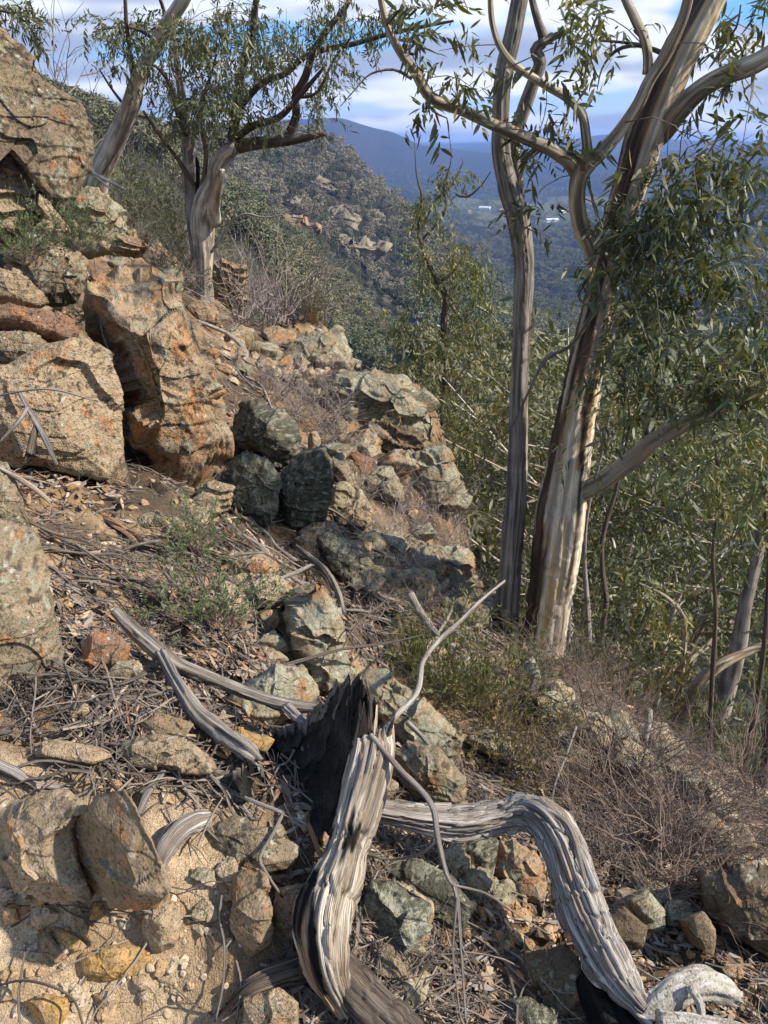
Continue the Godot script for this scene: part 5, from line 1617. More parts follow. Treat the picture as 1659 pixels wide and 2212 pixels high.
	for q in [[[1452, 1600, 15, 1462, 1520, 13, 1476, 1420, 12, 1478, 1340, 11, 1440, 1290, 8, 1380, 1260, 5], -5.6, "limb", "pale white stemmed sapling bent over to the left at right"],
			[[1462, 1605, 34, 1480, 1545, 30, 1505, 1485, 27, 1550, 1440, 24, 1600, 1415, 20, 1670, 1385, 14], -5.5, "limb", "leaning two toned trunk reaching to the right edge"],
			[[1532, 1700, 11, 1534, 1560, 10, 1540, 1440, 10, 1546, 1320, 9, 1540, 1200, 8, 1552, 1080, 6, 1545, 960, 4], -5.2, "brownbark", "thin straight dark stem at the right"],
			[[1530, 1640, 50, 1548, 1560, 46, 1572, 1480, 40, 1596, 1390, 34, 1612, 1300, 28, 1640, 1180, 22, 1650, 1060, 16, 1680, 940, 10], -7.5, "dead", "thick grey trunk leaning right behind the thin dark stem"],
			[[1600, 1720, 12, 1620, 1600, 12, 1640, 1480, 11, 1655, 1340, 10, 1660, 1200, 8, 1650, 1060, 6, 1668, 940, 4], -5.0, "brownbark", "thin dark stem against the right edge"],
			[[1640, 1780, 22, 1650, 1680, 20, 1662, 1560, 18, 1672, 1440, 16, 1690, 1250, 12, 1680, 1050, 8], -4.7, "brownbark", "dark trunk cut by the right edge"],
			[[1310, 1300, 12, 1300, 1180, 10, 1330, 1060, 9, 1345, 1000, 8, 1360, 900, 6, 1340, 800, 4], -7.5, "brownbark", "dark slender stem behind the lower limb of the gum"],
			[[1272, 1390, 14, 1268, 1300, 12, 1262, 1200, 10, 1270, 1100, 8, 1300, 980, 6, 1320, 880, 3], -6.8, "dead", "grey sapling stem right of the streaked gum's foot"]]:
		var z0: float = q[1]
		var p := pz(q[0][0], q[0][1], z0)
		var t := thing("slim_tree", q[3], "tree", p)
		var tr := limb(t, "trunk", q[0], z0, z0 - 0.2, M.bark, {"sides": 14, "step": 0.05, "flute": 0.06, "lump": 0.08, "mode": q[2], "seed": q[0][0] * 0.01})
		var root := MB.new()
		var gy := gh(p.x, p.z) - p.y
		if gy < -0.02:
			tube(root, PackedVector3Array([Vector3(0, gy - 0.1, 0.02), Vector3(0, gy * 0.5, 0), Vector3.ZERO]), PackedFloat32Array([0.03 + 0.5 * q[0][2] * depth_of(p) / F, 0.5 * q[0][2] * depth_of(p) / F, 0.5 * q[0][2] * depth_of(p) / F]), {"sides": 12, "mode": q[2]})
			mesh_node("trunk_foot", root.mesh(), M.bark, t)
		var reach: PackedVector3Array = samples(tr, 9)
		var cl := []
		var m: int = q[0].size() / 3
		for a in 3: cl.append([q[0][(m - 1) * 3] + rng.randf_range(-60, 60), q[0][(m - 1) * 3 + 1] + rng.randf_range(-20, 120), 55, 55, 14])
		if q[2] != "dead": foliage(t, reach, cl, z0, 0.5, sp_small, OLIVE, 1.2)
		i += 1
# ---------------------------------------------------------------- dead wood
# a piece of wood from picture spots [x, y, width, depth]; depth 0 lies on the ground seen there
func wood_pts(q: Array) -> Array:
	var P := PackedVector3Array()
	var R := PackedFloat32Array()
	for i in q.size() / 4:
		var p: Vector3
		if q[i * 4 + 3] > 0.0:
			# never sunk into the ground seen there
			var gd := depth_of(on(q[i * 4], q[i * 4 + 1])) if q[i * 4 + 1] > 700.0 else 1e9
			p = px(q[i * 4], q[i * 4 + 1], minf(q[i * 4 + 3], gd * (1.0 - 0.45 * q[i * 4 + 2] / F) - 0.004))
		else:
			p = on(q[i * 4], q[i * 4 + 1])
			p.y += q[i * 4 + 2] * 0.4 * depth_of(p) / F - q[i * 4 + 3]
		P.append(p)
		R.append(q[i * 4 + 2] * 0.5 * depth_of(p) / F)
	return [P, R]

func wood(called: String, label: String, arms: Array, o := {}, group := "") -> Node3D:
	var first := wood_pts(arms[0])
	var base: Vector3 = first[0][0]
	var t := thing(called, label, o.get("cat", "branch"), base, group)
	var k := 0
	for q in arms:
		var a := wood_pts(q)
		var P: PackedVector3Array = a[0]
		for i in P.size(): P[i] -= base
		var mb := MB.new()
		var oo := {"sides": o.get("sides", 24), "step": o.get("step", 0.015), "flute": o.get("flute", 0.22), "fluten": o.get("fluten", 2.4), "along": o.get("along", 1.2), "lump": o.get("lump", 0.12), "mode": o.get("mode", "silver"), "seed": float(o.get("seed", 1.0)) + k * 3.3, "twist": o.get("twist", 0.0), "uvr": 0.08, "weather": o.get("weather", 0.16), "wk": o.get("wk", 2.6), "wl": o.get("wl", 4.0), "jag": o.get("jag", 0.02)}
		if k > 0 and o.has("sub"): oo.merge(o.sub, true)
		tube(mb, P, a[1], oo)
		mesh_node(o.get("part", "stem") if k == 0 else "arm", mb.mesh(), M[o.get("mat", "wood")], t)
		k += 1
	return t

func build_wood() -> void:
	# the burnt log in front: standing stem, a bough to the lower right, a burnt root to the left
	var log_ := wood("burnt_stump", "split burnt log with a blackened hollow side in the foreground", [
		[752, 2185, 44, 1.66, 730, 2140, 66, 1.63, 712, 2100, 84, 1.62, 702, 2060, 100, 1.62, 700, 2010, 124, 1.64, 708, 1960, 128, 1.67, 726, 1905, 112, 1.71, 744, 1850, 98, 1.75, 759, 1800, 94, 1.78, 773, 1750, 96, 1.81, 787, 1700, 100, 1.84, 800, 1650, 104, 1.87, 806, 1612, 96, 1.90, 808, 1590, 74, 1.91],
		[694, 2056, 60, 1.68, 732, 2100, 84, 1.66, 780, 2150, 92, 1.64, 838, 2208, 94, 1.62, 920, 2285, 92, 1.58],
		[716, 2050, 60, 1.66, 664, 2088, 58, 1.68, 600, 2108, 52, 1.70, 550, 2128, 44, 1.72, 512, 2160, 30, 1.72],
		[800, 1620, 22, 1.90, 798, 1570, 16, 1.92, 800, 1525, 9, 1.94, 797, 1505, 3, 1.95], [828, 1620, 20, 1.88, 838, 1590, 13, 1.88, 845, 1570, 5, 1.88]],
		{"cat": "stump", "sides": 84, "step": 0.007, "flute": 0.08, "fluten": 2.2, "along": 3.0, "lump": 0.22, "mode": "log", "seed": 12.0, "weather": 0.17, "wk": 3.0, "wl": 2.0, "jag": 0.07, "sub": {"mode": "brownbark", "sides": 56}})  # arms darker than the stem: the shade on the bough is put into their colour
	# the charred hollow half of the stump: a ragged shell with thickness
	charred_shell(log_)
	wood("arched_branch", "thick weathered grey branch arching over the rocks at lower right", [
		[800, 1748, 44, 2.02, 850, 1756, 50, 2.02, 920, 1768, 61, 2.03, 1000, 1776, 66, 2.04, 1070, 1764, 68, 2.05, 1130, 1752, 77, 2.04, 1178, 1772, 90, 2.0, 1212, 1830, 97, 1.96, 1240, 1910, 101, 1.92, 1272, 1990, 103, 1.87, 1306, 2064, 92, 1.82, 1340, 2120, 77, 1.79, 1376, 2165, 52, 1.76, 1392, 2182, 35, 1.75],
		[1170, 1745, 16, 2.0, 1215, 1770, 14, 1.96, 1240, 1810, 12, 1.92, 1258, 1880, 10, 1.88, 1270, 1930, 5, 1.86]],
		{"sides": 100, "step": 0.007, "flute": 0.14, "fluten": 3.0, "along": 2.0, "lump": 0.22, "seed": 23.0, "twist": 0.5, "weather": 0.18, "wk": 3.6, "wl": 2.0, "jag": 0.08, "sub": {"sides": 10, "flute": 0.1}})
	wood("hollow_shade", "blackened broken root in the bottom edge under the arched branch", [[1270, 2100, 60, 1.88, 1300, 2150, 90, 1.84, 1330, 2210, 110, 1.8, 1360, 2290, 110, 1.75]], {"mode": "char", "mat": "char", "sides": 30, "flute": 0.3, "seed": 4.0, "cat": "root"})  # no real root: a black tube paints in the shade of the hollow
	wood("pale_root", "smooth whitish driftwood root at the lower right corner", [
		[1380, 2200, 32, 1.75, 1420, 2168, 54, 1.76, 1468, 2138, 64, 1.78, 1515, 2124, 64, 1.80, 1556, 2134, 59, 1.82, 1586, 2152, 35, 1.83],
		[1490, 2130, 20, 1.74, 1512, 2170, 16, 1.72, 1516, 2205, 12, 1.70], [1420, 2200, 34, 1.70, 1500, 2206, 30, 1.70, 1600, 2225, 28, 1.70, 1700, 2250, 24, 1.70]],
		{"mat": "rock_smooth", "mode": "white", "sides": 44, "flute": 0.05, "lump": 0.34, "weather": 0.07, "jag": 0.02, "seed": 31.0, "cat": "root"})
	wood("fallen_branch", "forked grey fallen branch lying across the slope behind the stump", [
		[246, 1318, 20, 2.19, 290, 1360, 30, 2.18, 345, 1408, 32, 2.16, 392, 1440, 30, 2.19, 470, 1472, 27, 2.23, 560, 1506, 28, 2.25, 625, 1524, 30, 2.25, 680, 1530, 22, 2.25, 735, 1546, 20, 2.21, 800, 1560, 18, 2.18],
		[348, 1412, 26, 2.15, 385, 1480, 28, 2.06, 430, 1545, 38, 2.01, 480, 1585, 40, 1.97, 530, 1620, 42, 1.93, 556, 1640, 20, 1.92],
		[618, 1526, 24, 2.23, 650, 1556, 22, 2.19, 690, 1572, 20, 2.16, 730, 1585, 14, 2.12]],
		{"sides": 28, "step": 0.012, "flute": 0.28, "lump": 0.20, "seed": 44.0, "mode": "dead"})
	wood("curved_log", "short pale curved log end on the bank left of the stump", [[452, 1766, 30, 1.86, 420, 1776, 46, 1.84, 385, 1796, 50, 1.80, 358, 1830, 44, 1.76, 348, 1868, 26, 1.73, 356, 1898, 12, 1.71]], {"sides": 36, "flute": 0.34, "seed": 55.0, "step": 0.008})
	wood("bent_branch", "dark grey branch bending down over the shelf edge", [[640, 1180, 10, 4.5, 665, 1200, 13, 4.4, 702, 1232, 15, 4.25, 728, 1275, 15, 4.1, 740, 1320, 13, 3.95, 743, 1370, 9, 3.8, 741, 1420, 5, 3.65]], {"seed": 61.0, "mode": "stick"})
	var thin := [
		[[[445, 1505, 9, 2.6, 500, 1486, 10, 2.62, 590, 1446, 10, 2.68, 660, 1424, 9, 2.72, 740, 1402, 7, 2.76, 830, 1390, 5, 2.8, 920, 1370, 3, 2.85], [740, 1402, 4, 2.76, 770, 1350, 4, 2.8, 830, 1300, 3, 2.9, 850, 1270, 2, 2.95]], "long dark twig arching from the fallen branch across the shelf", "stick"],
		[[[818, 1590, 9, 2.2, 862, 1540, 12, 2.35, 902, 1494, 13, 2.5, 914, 1430, 12, 2.65, 950, 1382, 11, 2.8, 996, 1340, 10, 2.95, 1040, 1296, 8, 3.1, 1090, 1256, 6, 3.25]], "long crooked grey stick leaning from stump towards the grey trunk", "silver"],
		[[[886, 1284, 18, 4.4, 912, 1330, 18, 4.3, 945, 1371, 16, 4.2, 985, 1400, 10, 4.1], [945, 1371, 7, 4.2, 970, 1330, 6, 4.3, 980, 1300, 3, 4.3]], "pale broken branch standing up in the gully mouth", "silver"],
		[[[800, 1588, 12, 1.86, 862, 1660, 13, 1.80, 930, 1734, 13, 1.75, 945, 1804, 13, 1.72, 965, 1889, 11, 1.70, 985, 1929, 10, 1.69, 996, 2049, 8, 1.66, 1000, 2109, 6, 1.65, 1006, 2205, 4, 1.62], [945, 1815, 8, 1.72, 905, 1846, 8, 1.74, 845, 1856, 6, 1.78, 800, 1850, 4, 1.8], [978, 1912, 6, 1.69, 1050, 1930, 5, 1.72, 1110, 1970, 4, 1.76, 1180, 2015, 3, 1.8], [988, 1940, 6, 1.68, 978, 2050, 5, 1.66, 986, 2130, 4, 1.64, 994, 2200, 3, 1.62], [995, 2040, 4, 1.66, 1020, 2090, 3, 1.65, 1036, 2115, 2, 1.65]], "spray of thin pale twigs hanging in front of the arched branch", "silver"],
		[[[356, 1662, 12, 1.83, 338, 1690, 16, 1.82, 318, 1715, 18, 1.80, 302, 1752, 18, 1.78, 294, 1766, 8, 1.77]], "short whitish stick leaning on the pointed boulder", "white"],
		[[[612, 1756, 8, 1.80, 590, 1800, 9, 1.77, 561, 1852, 9, 1.74, 578, 1890, 8, 1.73, 602, 1926, 6, 1.72], [420, 1730, 7, 1.84, 440, 1780, 8, 1.80, 472, 1815, 5, 1.78], [548, 1800, 8, 1.78, 520, 1840, 6, 1.77, 490, 1878, 5, 1.77], [525, 1740, 8, 1.84, 545, 1770, 7, 1.82, 560, 1768, 4, 1.81], [470, 1690, 9, 1.9, 520, 1720, 9, 1.86, 610, 1756, 8, 1.80]], "knot of grey twigs below the burnt hollow", "silver"],
		[[[480, 1934, 6, 1.70, 475, 1984, 6, 1.68, 486, 2049, 6, 1.66, 481, 2134, 5, 1.63, 465, 2205, 4, 1.60], [486, 2049, 4, 1.66, 500, 2030, 3, 1.67]], "thin dangling root on the shaded bank", "silver"],
		[[[510, 2074, 4, 1.66, 521, 2124, 5, 1.64, 512, 2200, 4, 1.60]], "short dangling root right of the thin one on the bank", "silver"],
		[[[42, 848, 7, 3.05, 66, 892, 12, 3.0, 96, 944, 15, 2.97, 112, 980, 12, 2.95, 124, 1004, 6, 2.94]], "grey split stick leaning on the tan boulder", "dead"],
		[[[80, 915, 12, 3.0, 72, 945, 18, 2.97, 64, 985, 22, 2.95]], "dark stub of wood beside the leaning split stick", "brownbark"],
		[[[-20, 858, 4, 2.8, 100, 840, 5, 2.75, 205, 866, 3, 2.8]], "thin white stick lying across the tan boulder", "white"],
		[[[0, 955, 6, 2.9, 40, 910, 10, 2.9, 60, 880, 8, 2.95]], "curled pale stick at the left edge", "silver"],
		[[[-10, 1008, 8, 2.6, 60, 1046, 12, 2.6, 112, 1086, 8, 2.62]], "reddish bark strip below the leaning sticks", "log"],
		[[[428, 694, 8, 8.4, 490, 720, 9, 8.4, 524, 750, 10, 8.3, 532, 772, 9, 8.2, 505, 784, 8, 8.1, 478, 792, 5, 8.0]], "bleached hooked branch on the ledge path below the forked tree", "white"],
		[[[684, 712, 12, 10.0, 720, 742, 16, 9.9, 740, 772, 17, 9.8, 774, 786, 18, 9.7]], "bleached log lying down the pale crest", "white"],
		[[[606, 1249, 9, 3.35, 640, 1236, 11, 3.4, 672, 1220, 7, 3.45]], "white split bark plank on the shelf edge", "white"],
		[[[1140, 1420, 26, 4.0, 1152, 1452, 28, 3.98, 1158, 1482, 26, 3.95, 1146, 1524, 22, 3.9]], "small pale fibrous stump post among the heath", "white"],
		[[[1404, 1534, 14, 3.9, 1402, 1560, 14, 3.85, 1394, 1600, 12, 3.8]], "short grey stub on the pale spine", "white"],
		[[[655, 1290, 8, 3.15, 680, 1340, 9, 3.05, 682, 1400, 9, 2.95, 676, 1460, 8, 2.85]], "brown bark strip hanging down the lichen face", "log"],
		[[[196, 372, 12, 8.0, 230, 388, 10, 8.0, 275, 412, 5, 8.0], [205, 380, 8, 8.0, 235, 405, 5, 8.0, 262, 430, 3, 8.0]], "splayed grey dead branch at the corner of the great slab", "silver"],
		[[[-30, 1640, 20, 1.74, 30, 1665, 22, 1.76, 70, 1690, 16, 1.76, 140, 1700, 10, 1.77]], "pale dead branch at the left edge above the bank", "silver"],
		[[[1245, 1570, 5, 2.9, 1220, 1640, 6, 2.85, 1200, 1690, 5, 2.8, 1190, 1740, 5, 2.75]], "thin lichen whitened twig standing in the rusty heath", "white"],
		[[[0, 2128, 5, 1.56, 50, 2118, 6, 1.54, 110, 2130, 6, 1.53, 160, 2160, 5, 1.53, 180, 2220, 4, 1.52], [45, 2225, 5, 1.5, 40, 2150, 6, 1.53, 55, 2050, 4, 1.58]], "thin brown twigs over the stones at the lower left", "stick"],
		[[[205, 560, 3, 4.25, 212, 640, 4, 4.2, 222, 720, 5, 4.15, 250, 790, 5, 4.1]], "dry stems hanging in the crack left of the orange outcrop", "stick"],
		[[[500, 800, 5, 7.6, 560, 830, 7, 7.4, 578, 862, 7, 7.2, 590, 888, 5, 7.1]], "dark curved stick above the blackish boulder", "dead"],
		[[[880, 1560, 12, 2.55, 920, 1600, 10, 2.5, 960, 1660, 8, 2.4]], "grey stick on the lichen ledge by the stump", "silver"]]
	var k := 0
	for q in thin:
		wood("dead_branch", q[1], q[0], {"mode": q[2], "sides": 10, "step": 0.02, "flute": 0.14, "seed": 70.0 + k * 1.7, "lump": 0.15})
		k += 1

func charred_shell(log_: Node3D) -> void:
	# the hollow: rows from the ragged upper rim down to the log's foot, bowed away from the viewer, both faces and the broken rim modelled
	var rim := [505, 1692, 2.06, 540, 1640, 2.10, 600, 1612, 2.12, 650, 1598, 2.12, 690, 1575, 2.10, 722, 1545, 2.06, 752, 1522, 2.02, 772, 1508, 1.98, 790, 1505, 1.95, 806, 1560, 1.92]
	var foot := [545, 1735, 1.90, 575, 1750, 1.92, 610, 1775, 1.92, 640, 1790, 1.90, 662, 1802, 1.88, 682, 1812, 1.86, 700, 1822, 1.84, 716, 1826, 1.82, 728, 1828, 1.80, 742, 1826, 1.78]
	var R := PackedVector3Array()
	var Q := PackedVector3Array()
	for i in 10:
		R.append(px(rim[i * 3], rim[i * 3 + 1], minf(rim[i * 3 + 2], depth_of(on(rim[i * 3], rim[i * 3 + 1] + 20.0)) - 0.07)))
		Q.append(px(foot[i * 3], foot[i * 3 + 1], minf(foot[i * 3 + 2], depth_of(on(foot[i * 3], foot[i * 3 + 1])) + 0.02)))
	var cols := 101
	var half := 26
	var rows := half * 2 + 2
	var P := PackedVector3Array()
	var C := PackedColorArray()
	var UV := PackedVector2Array()
	P.resize(rows * cols)
	C.resize(rows * cols)
	UV.resize(rows * cols)
	var nb: FastNoiseLite = N.b
	for j in cols:
		var u := j / float(cols - 1) * 9.0
		var k := mini(int(u), 8)
		var f := u - k
		var a := R[k].lerp(R[k + 1], f)
		var b := Q[k].lerp(Q[k + 1], f)
		a = b + (a - b) * (1.0 + 0.20 * nb.get_noise_1d(u * 1.3) + 0.10 * nb.get_noise_1d(u * 3.7 + 4.0))
		for i in rows:
			var back := i > half
			var t: float = (i if not back else rows - 1 - i) / float(half)
			var p := b.lerp(a, t)
			var bow := sin(PI * clampf(u / 9.0, 0.0, 1.0)) * sin(PI * (0.15 + 0.75 * t)) * 0.13
			p += Vector3(-0.35, -0.15, -0.9).normalized() * bow
			var g := nb.get_noise_3dv(p * 7.0) + 0.5 * nb.get_noise_3dv(p * 24.0) + 0.25 * nb.get_noise_3dv(p * 60.0)
			p += Vector3(0.2, 0.1, 0.9) * 0.042 * g
			if back: p += Vector3(-0.15, 0.02, -0.9) * (0.035 + 0.015 * g)
			P[i * cols + j] = p - log_.position
			var c := lin(0.013, 0.013, 0.013).lerp(lin(0.055, 0.052, 0.048), ss(-0.1, 0.5, g))
			if back: c = lin(0.16, 0.13, 0.11).lerp(lin(0.30, 0.27, 0.24), ss(-0.3, 0.4, g))
			C[i * cols + j] = c
			UV[i * cols + j] = Vector2(u * 0.12, t * 0.5)
	var mb := MB.new()
	add_grid(mb, P, rows, cols, C, UV, grid_normals(P, rows, cols, false))
	mesh_node("charred_hollow", mb.mesh(), M.char, log_).set_meta("label", "blackened hollow shell of the burnt log")
# ---------------------------------------------------------------- stones, sticks, bark and leaves on the ground
func stone_mesh(sd: int, flat: float) -> ArrayMesh:
	var r := RandomNumberGenerator.new()
	r.seed = sd
	var planes := []
	for i in 13:
		planes.append([Vector3(r.randfn(), r.randfn(), r.randfn()).normalized(), r.randf_range(0.42, 0.85)])
	var rows := 23
	var cols := 35
	var P := PackedVector3Array()
	var C := PackedColorArray()
	var na: FastNoiseLite = N.a
	for i in rows:
		var a := PI * i / (rows - 1)
		for j in cols:
			var b := TAU * (j % (cols - 1)) / (cols - 1)
			var d := Vector3(sin(a) * cos(b), cos(a), -sin(a) * sin(b))
			var l := 1.0
			for p in planes:
				var k: float = d.dot(p[0])
				if k > 0.05: l = minf(l, p[1] / k)
			l += 0.06 * na.get_noise_3dv(d * 2.5 + Vector3(sd, 0, 0))
			P.append(Vector3(d.x, d.y * flat, d.z * 0.8) * l)
			var g := 0.86 + 0.35 * na.get_noise_3dv(d * 1.7 + Vector3(0, sd, 0))
			C.append(Color(g, g * (0.98 + 0.1 * na.get_noise_3dv(d * 1.1)), g * 0.96))
	var mb := MB.new()
	add_grid(mb, P, rows, cols, C, PackedVector2Array(), grid_normals(P, rows, cols, true))
	return mb.mesh()

func gnormal(x: float, z: float) -> Vector3:
	var e := 0.04
	var h := base_h(x, z)
	return Vector3(h - base_h(x + e, z), e, h - base_h(x, z + e)).normalized()

func spot(r0: float, r1: float) -> Vector3:
	# a place on the near ground, thinner with distance
	for k in 50:
		var az := deg_to_rad(rng.randf_range(-36.0, 58.0))
		var r := r0 * pow(r1 / r0, rng.randf())
		var p := Vector3(sin(az) * r, 0, -cos(az) * r)
		if p.z < -13.0 or p.x > 5.5: continue
		p.y = gh(p.x, p.z)
		return p
	return Vector3(0, -50, 0)

func lay(p: Vector3, n: Vector3, yaw: float) -> Basis:
	var x := Vector3(cos(yaw), 0, sin(yaw))
	x = (x - n * n.dot(x)).normalized()
	return Basis(x, n, x.cross(n))

func in_bank(p: Vector3) -> bool:
	return p.x < -0.22 and p.z > -1.36

func build_litter() -> void:
	# stones one can pick out
	var sm := []
	for i in 7: sm.append(stone_mesh(700 + i, [0.55, 0.7, 0.45, 0.8, 0.6, 0.35, 0.65][i]))
	var tints := {"tan": lin(0.48, 0.35, 0.22), "cream": lin(0.52, 0.44, 0.33), "orange": lin(0.40, 0.245, 0.12), "grey": lin(0.30, 0.26, 0.20), "brown": lin(0.25, 0.17, 0.10)}
	var mats := {}
	for k in tints: mats[k] = tinted(M.rock_smooth, tints[k])
	var keys := tints.keys()
	# [x, y, rx, ry, count, least, most (metres), place, colours]
	var areas := [[560, 770, 110, 60, 46, 0.05, 0.16, "on the rubble of the ledge path", ["cream", "cream", "tan", "orange"]],
		[680, 800, 70, 30, 16, 0.05, 0.14, "below the pale crest", ["cream", "grey", "tan"]],
		[560, 1290, 90, 60, 24, 0.02, 0.06, "on the shelf edge", ["tan", "cream", "orange"]],
		[330, 1100, 200, 60, 40, 0.012, 0.045, "in the bare earth under the orange outcrop", ["orange", "tan", "tan"]],
		[300, 1250, 200, 70, 22, 0.012, 0.04, "among bark on the litter slope", ["tan", "orange", "brown"]],
		[200, 1990, 190, 70, 44, 0.007, 0.03, "in the clay of the bank", ["cream", "tan", "orange"]],
		[220, 2140, 210, 60, 40, 0.006, 0.028, "low on the clay bank", ["cream", "tan", "cream"]],
		[980, 1990, 120, 70, 60, 0.010, 0.045, "in the rubble under the arched branch", ["orange", "orange", "brown", "tan"]],
		[1130, 1990, 80, 60, 36, 0.010, 0.035, "beside the arched branch", ["orange", "tan"]],
		[1500, 2080, 140, 80, 24, 0.010, 0.035, "on the bare earth at the lower right", ["tan", "orange", "brown"]],
		[800, 1150, 90, 60, 14, 0.03, 0.09, "in the gully", ["tan", "grey", "brown"]],
		[360, 1700, 150, 30, 18, 0.012, 0.03, "on the lip of the bank", ["tan", "cream", "orange"]]]
	for a in areas:
		for k in a[4]:
			var x: float = a[0] + rng.randf_range(-1, 1) * a[2]
			var y: float = a[1] + rng.randf_range(-1, 1) * a[3]
			var p := on(x, y)
			var s: float = lerpf(a[5], a[6], pow(rng.randf(), 1.8))
			var kind: String = a[8][rng.randi() % a[8].size()]
			var o := mesh_node("stone", sm[rng.randi() % 7], mats[kind])
			var n := gnormal(p.x, p.z)
			o.transform = Transform3D(lay(p, n, rng.randf() * TAU) * Basis(Vector3.RIGHT, rng.randf_range(-0.5, 0.5)), p + n * s * 0.12)
			o.scale = Vector3.ONE * s
			tag(o, "small loose %s stone %s" % [kind, a[7]], "stone", "small stones " + a[7])
	# angular blocks fallen from the ledges
	var bl := []
	for i in 8:
		var r := RandomNumberGenerator.new()
		r.seed = 900 + i
		var planes := []
		for k in 16: planes.append([Vector3(r.randfn(), r.randfn(), r.randfn()).normalized(), r.randf_range(0.40, 0.80)])
		var rows := 41
		var cols := 61
		var P := PackedVector3Array()
		var C := PackedColorArray()
		var pal: Array = PAL[["lichen", "tan", "pale", "orange", "lichen", "slab", "tan", "pale"][i]]
		for a in rows:
			for c in cols:
				var th := PI * a / (rows - 1)
				var ph := TAU * (c % (cols - 1)) / (cols - 1)
				var d := Vector3(sin(th) * cos(ph), cos(th), -sin(th) * sin(ph))
				var l := 1.0
				for p in planes:
					var k: float = d.dot(p[0])
					if k > 0.05: l = minf(l, p[1] / k)
				var q := Vector3(d.x, d.y * 0.75, d.z * 0.85) * l
				l = (N.c as FastNoiseLite).get_noise_3dv(q * 3.0 + Vector3(i * 7.0, 0, 0)) * 0.06 + (N.cell as FastNoiseLite).get_noise_3dv(q * 2.2 + Vector3(i * 5.0, 0, 0)) * 0.05
				q += d * l
				P.append(q)
				C.append(stone_colour(q, pal, 0.9, Vector3(i * 3.0, 1, 2)))
		var mb := MB.new()
		add_grid(mb, P, rows, cols, C, PackedVector2Array(), grid_normals(P, rows, cols, true))
		bl.append(mb.mesh())
	var looks := ["lichen crusted", "tan", "pale", "orange", "lichen crusted", "brownish", "tan", "pale"]
	for a in [[330, 570, 80, 60, 18, 0.12, 0.42, "on the slope above the leaning outcrop"], [620, 770, 120, 45, 26, 0.10, 0.34, "on the ledge path"], [820, 1000, 110, 80, 16, 0.10, 0.34, "below the pale ledge"], [800, 1200, 120, 90, 20, 0.08, 0.26, "in the gully"], [540, 1260, 90, 60, 12, 0.05, 0.14, "on the shelf"], [620, 1400, 60, 70, 8, 0.05, 0.13, "under the shelf edge"], [930, 1480, 110, 80, 10, 0.08, 0.22, "around the heath bushes"], [900, 1700, 80, 60, 9, 0.06, 0.13, "right of the burnt stump"], [1000, 1900, 120, 60, 12, 0.04, 0.10, "inside the bend of the arched branch"], [1350, 1900, 130, 100, 9, 0.05, 0.13, "among the brown twig shrubs"], [1350, 1640, 150, 60, 12, 0.10, 0.3, "along the pale spine"], [1560, 1900, 80, 100, 5, 0.05, 0.13, "near the right edge"], [250, 1480, 110, 70, 8, 0.03, 0.08, "in the bark litter"], [380, 1120, 80, 30, 8, 0.05, 0.14, "at the foot of the orange outcrop"], [850, 2090, 60, 60, 6, 0.04, 0.09, "beside the foreground log"], [480, 1950, 60, 80, 6, 0.03, 0.07, "in the shade left of the log"], [960, 1300, 90, 40, 10, 0.1, 0.3, "at the mouth of the gully"], [60, 700, 60, 50, 5, 0.1, 0.2, "on the left ledges"]]:
		for k in a[4]:
			var p := on(a[0] + rng.randf_range(-1, 1) * a[2], a[1] + rng.randf_range(-1, 1) * a[3])
			var s: float = lerpf(a[5], a[6], pow(rng.randf(), 1.5))
			var i := rng.randi() % 8
			var o := mesh_node("block", bl[i], M.rock_fine if depth_of(p) < 3.0 else M.rock)
			var n := gnormal(p.x, p.z)
			o.transform = Transform3D(Basis(Vector3(rng.randfn(), rng.randfn(), rng.randfn()).normalized(), rng.randf() * 0.7) * Basis(Vector3.UP, rng.randf() * TAU), p + n * s * 0.12)
			o.scale = Vector3(s, s * rng.randf_range(0.6, 1.0), s * rng.randf_range(0.7, 1.0))
			tag(o, "angular %s block lying %s" % [looks[i], a[7]], "rock", "fallen blocks " + a[7])
	# loose sticks one can pick out
	var stm := []
	for i in 6:
		var mb := MB.new()
		var pts := PackedVector3Array()
		var rr := PackedFloat32Array()
		for k in 5:
			pts.append(Vector3(k * 0.25 - 0.5, rng.randf_range(-0.02, 0.05), rng.randf_range(-0.07, 0.07)))
			rr.append(lerpf(0.020, 0.009, k / 4.0) * rng.randf_range(0.85, 1.2))
		tube(mb, pts, rr, {"sides": 9, "step": 0.07, "flute": 0.2, "mode": ["stick", "dead", "stick"][i % 3], "seed": i * 4.0, "along": 3.0})
		if i % 2 == 0:
			tube(mb, PackedVector3Array([pts[2], pts[2] + Vector3(0.1, 0.05, 0.08), pts[2] + Vector3(0.22, 0.06, 0.14)]), PackedFloat32Array([0.010, 0.008, 0.005]), {"sides": 6, "mode": "stick", "seed": 2.0})
		stm.append(mb.mesh())
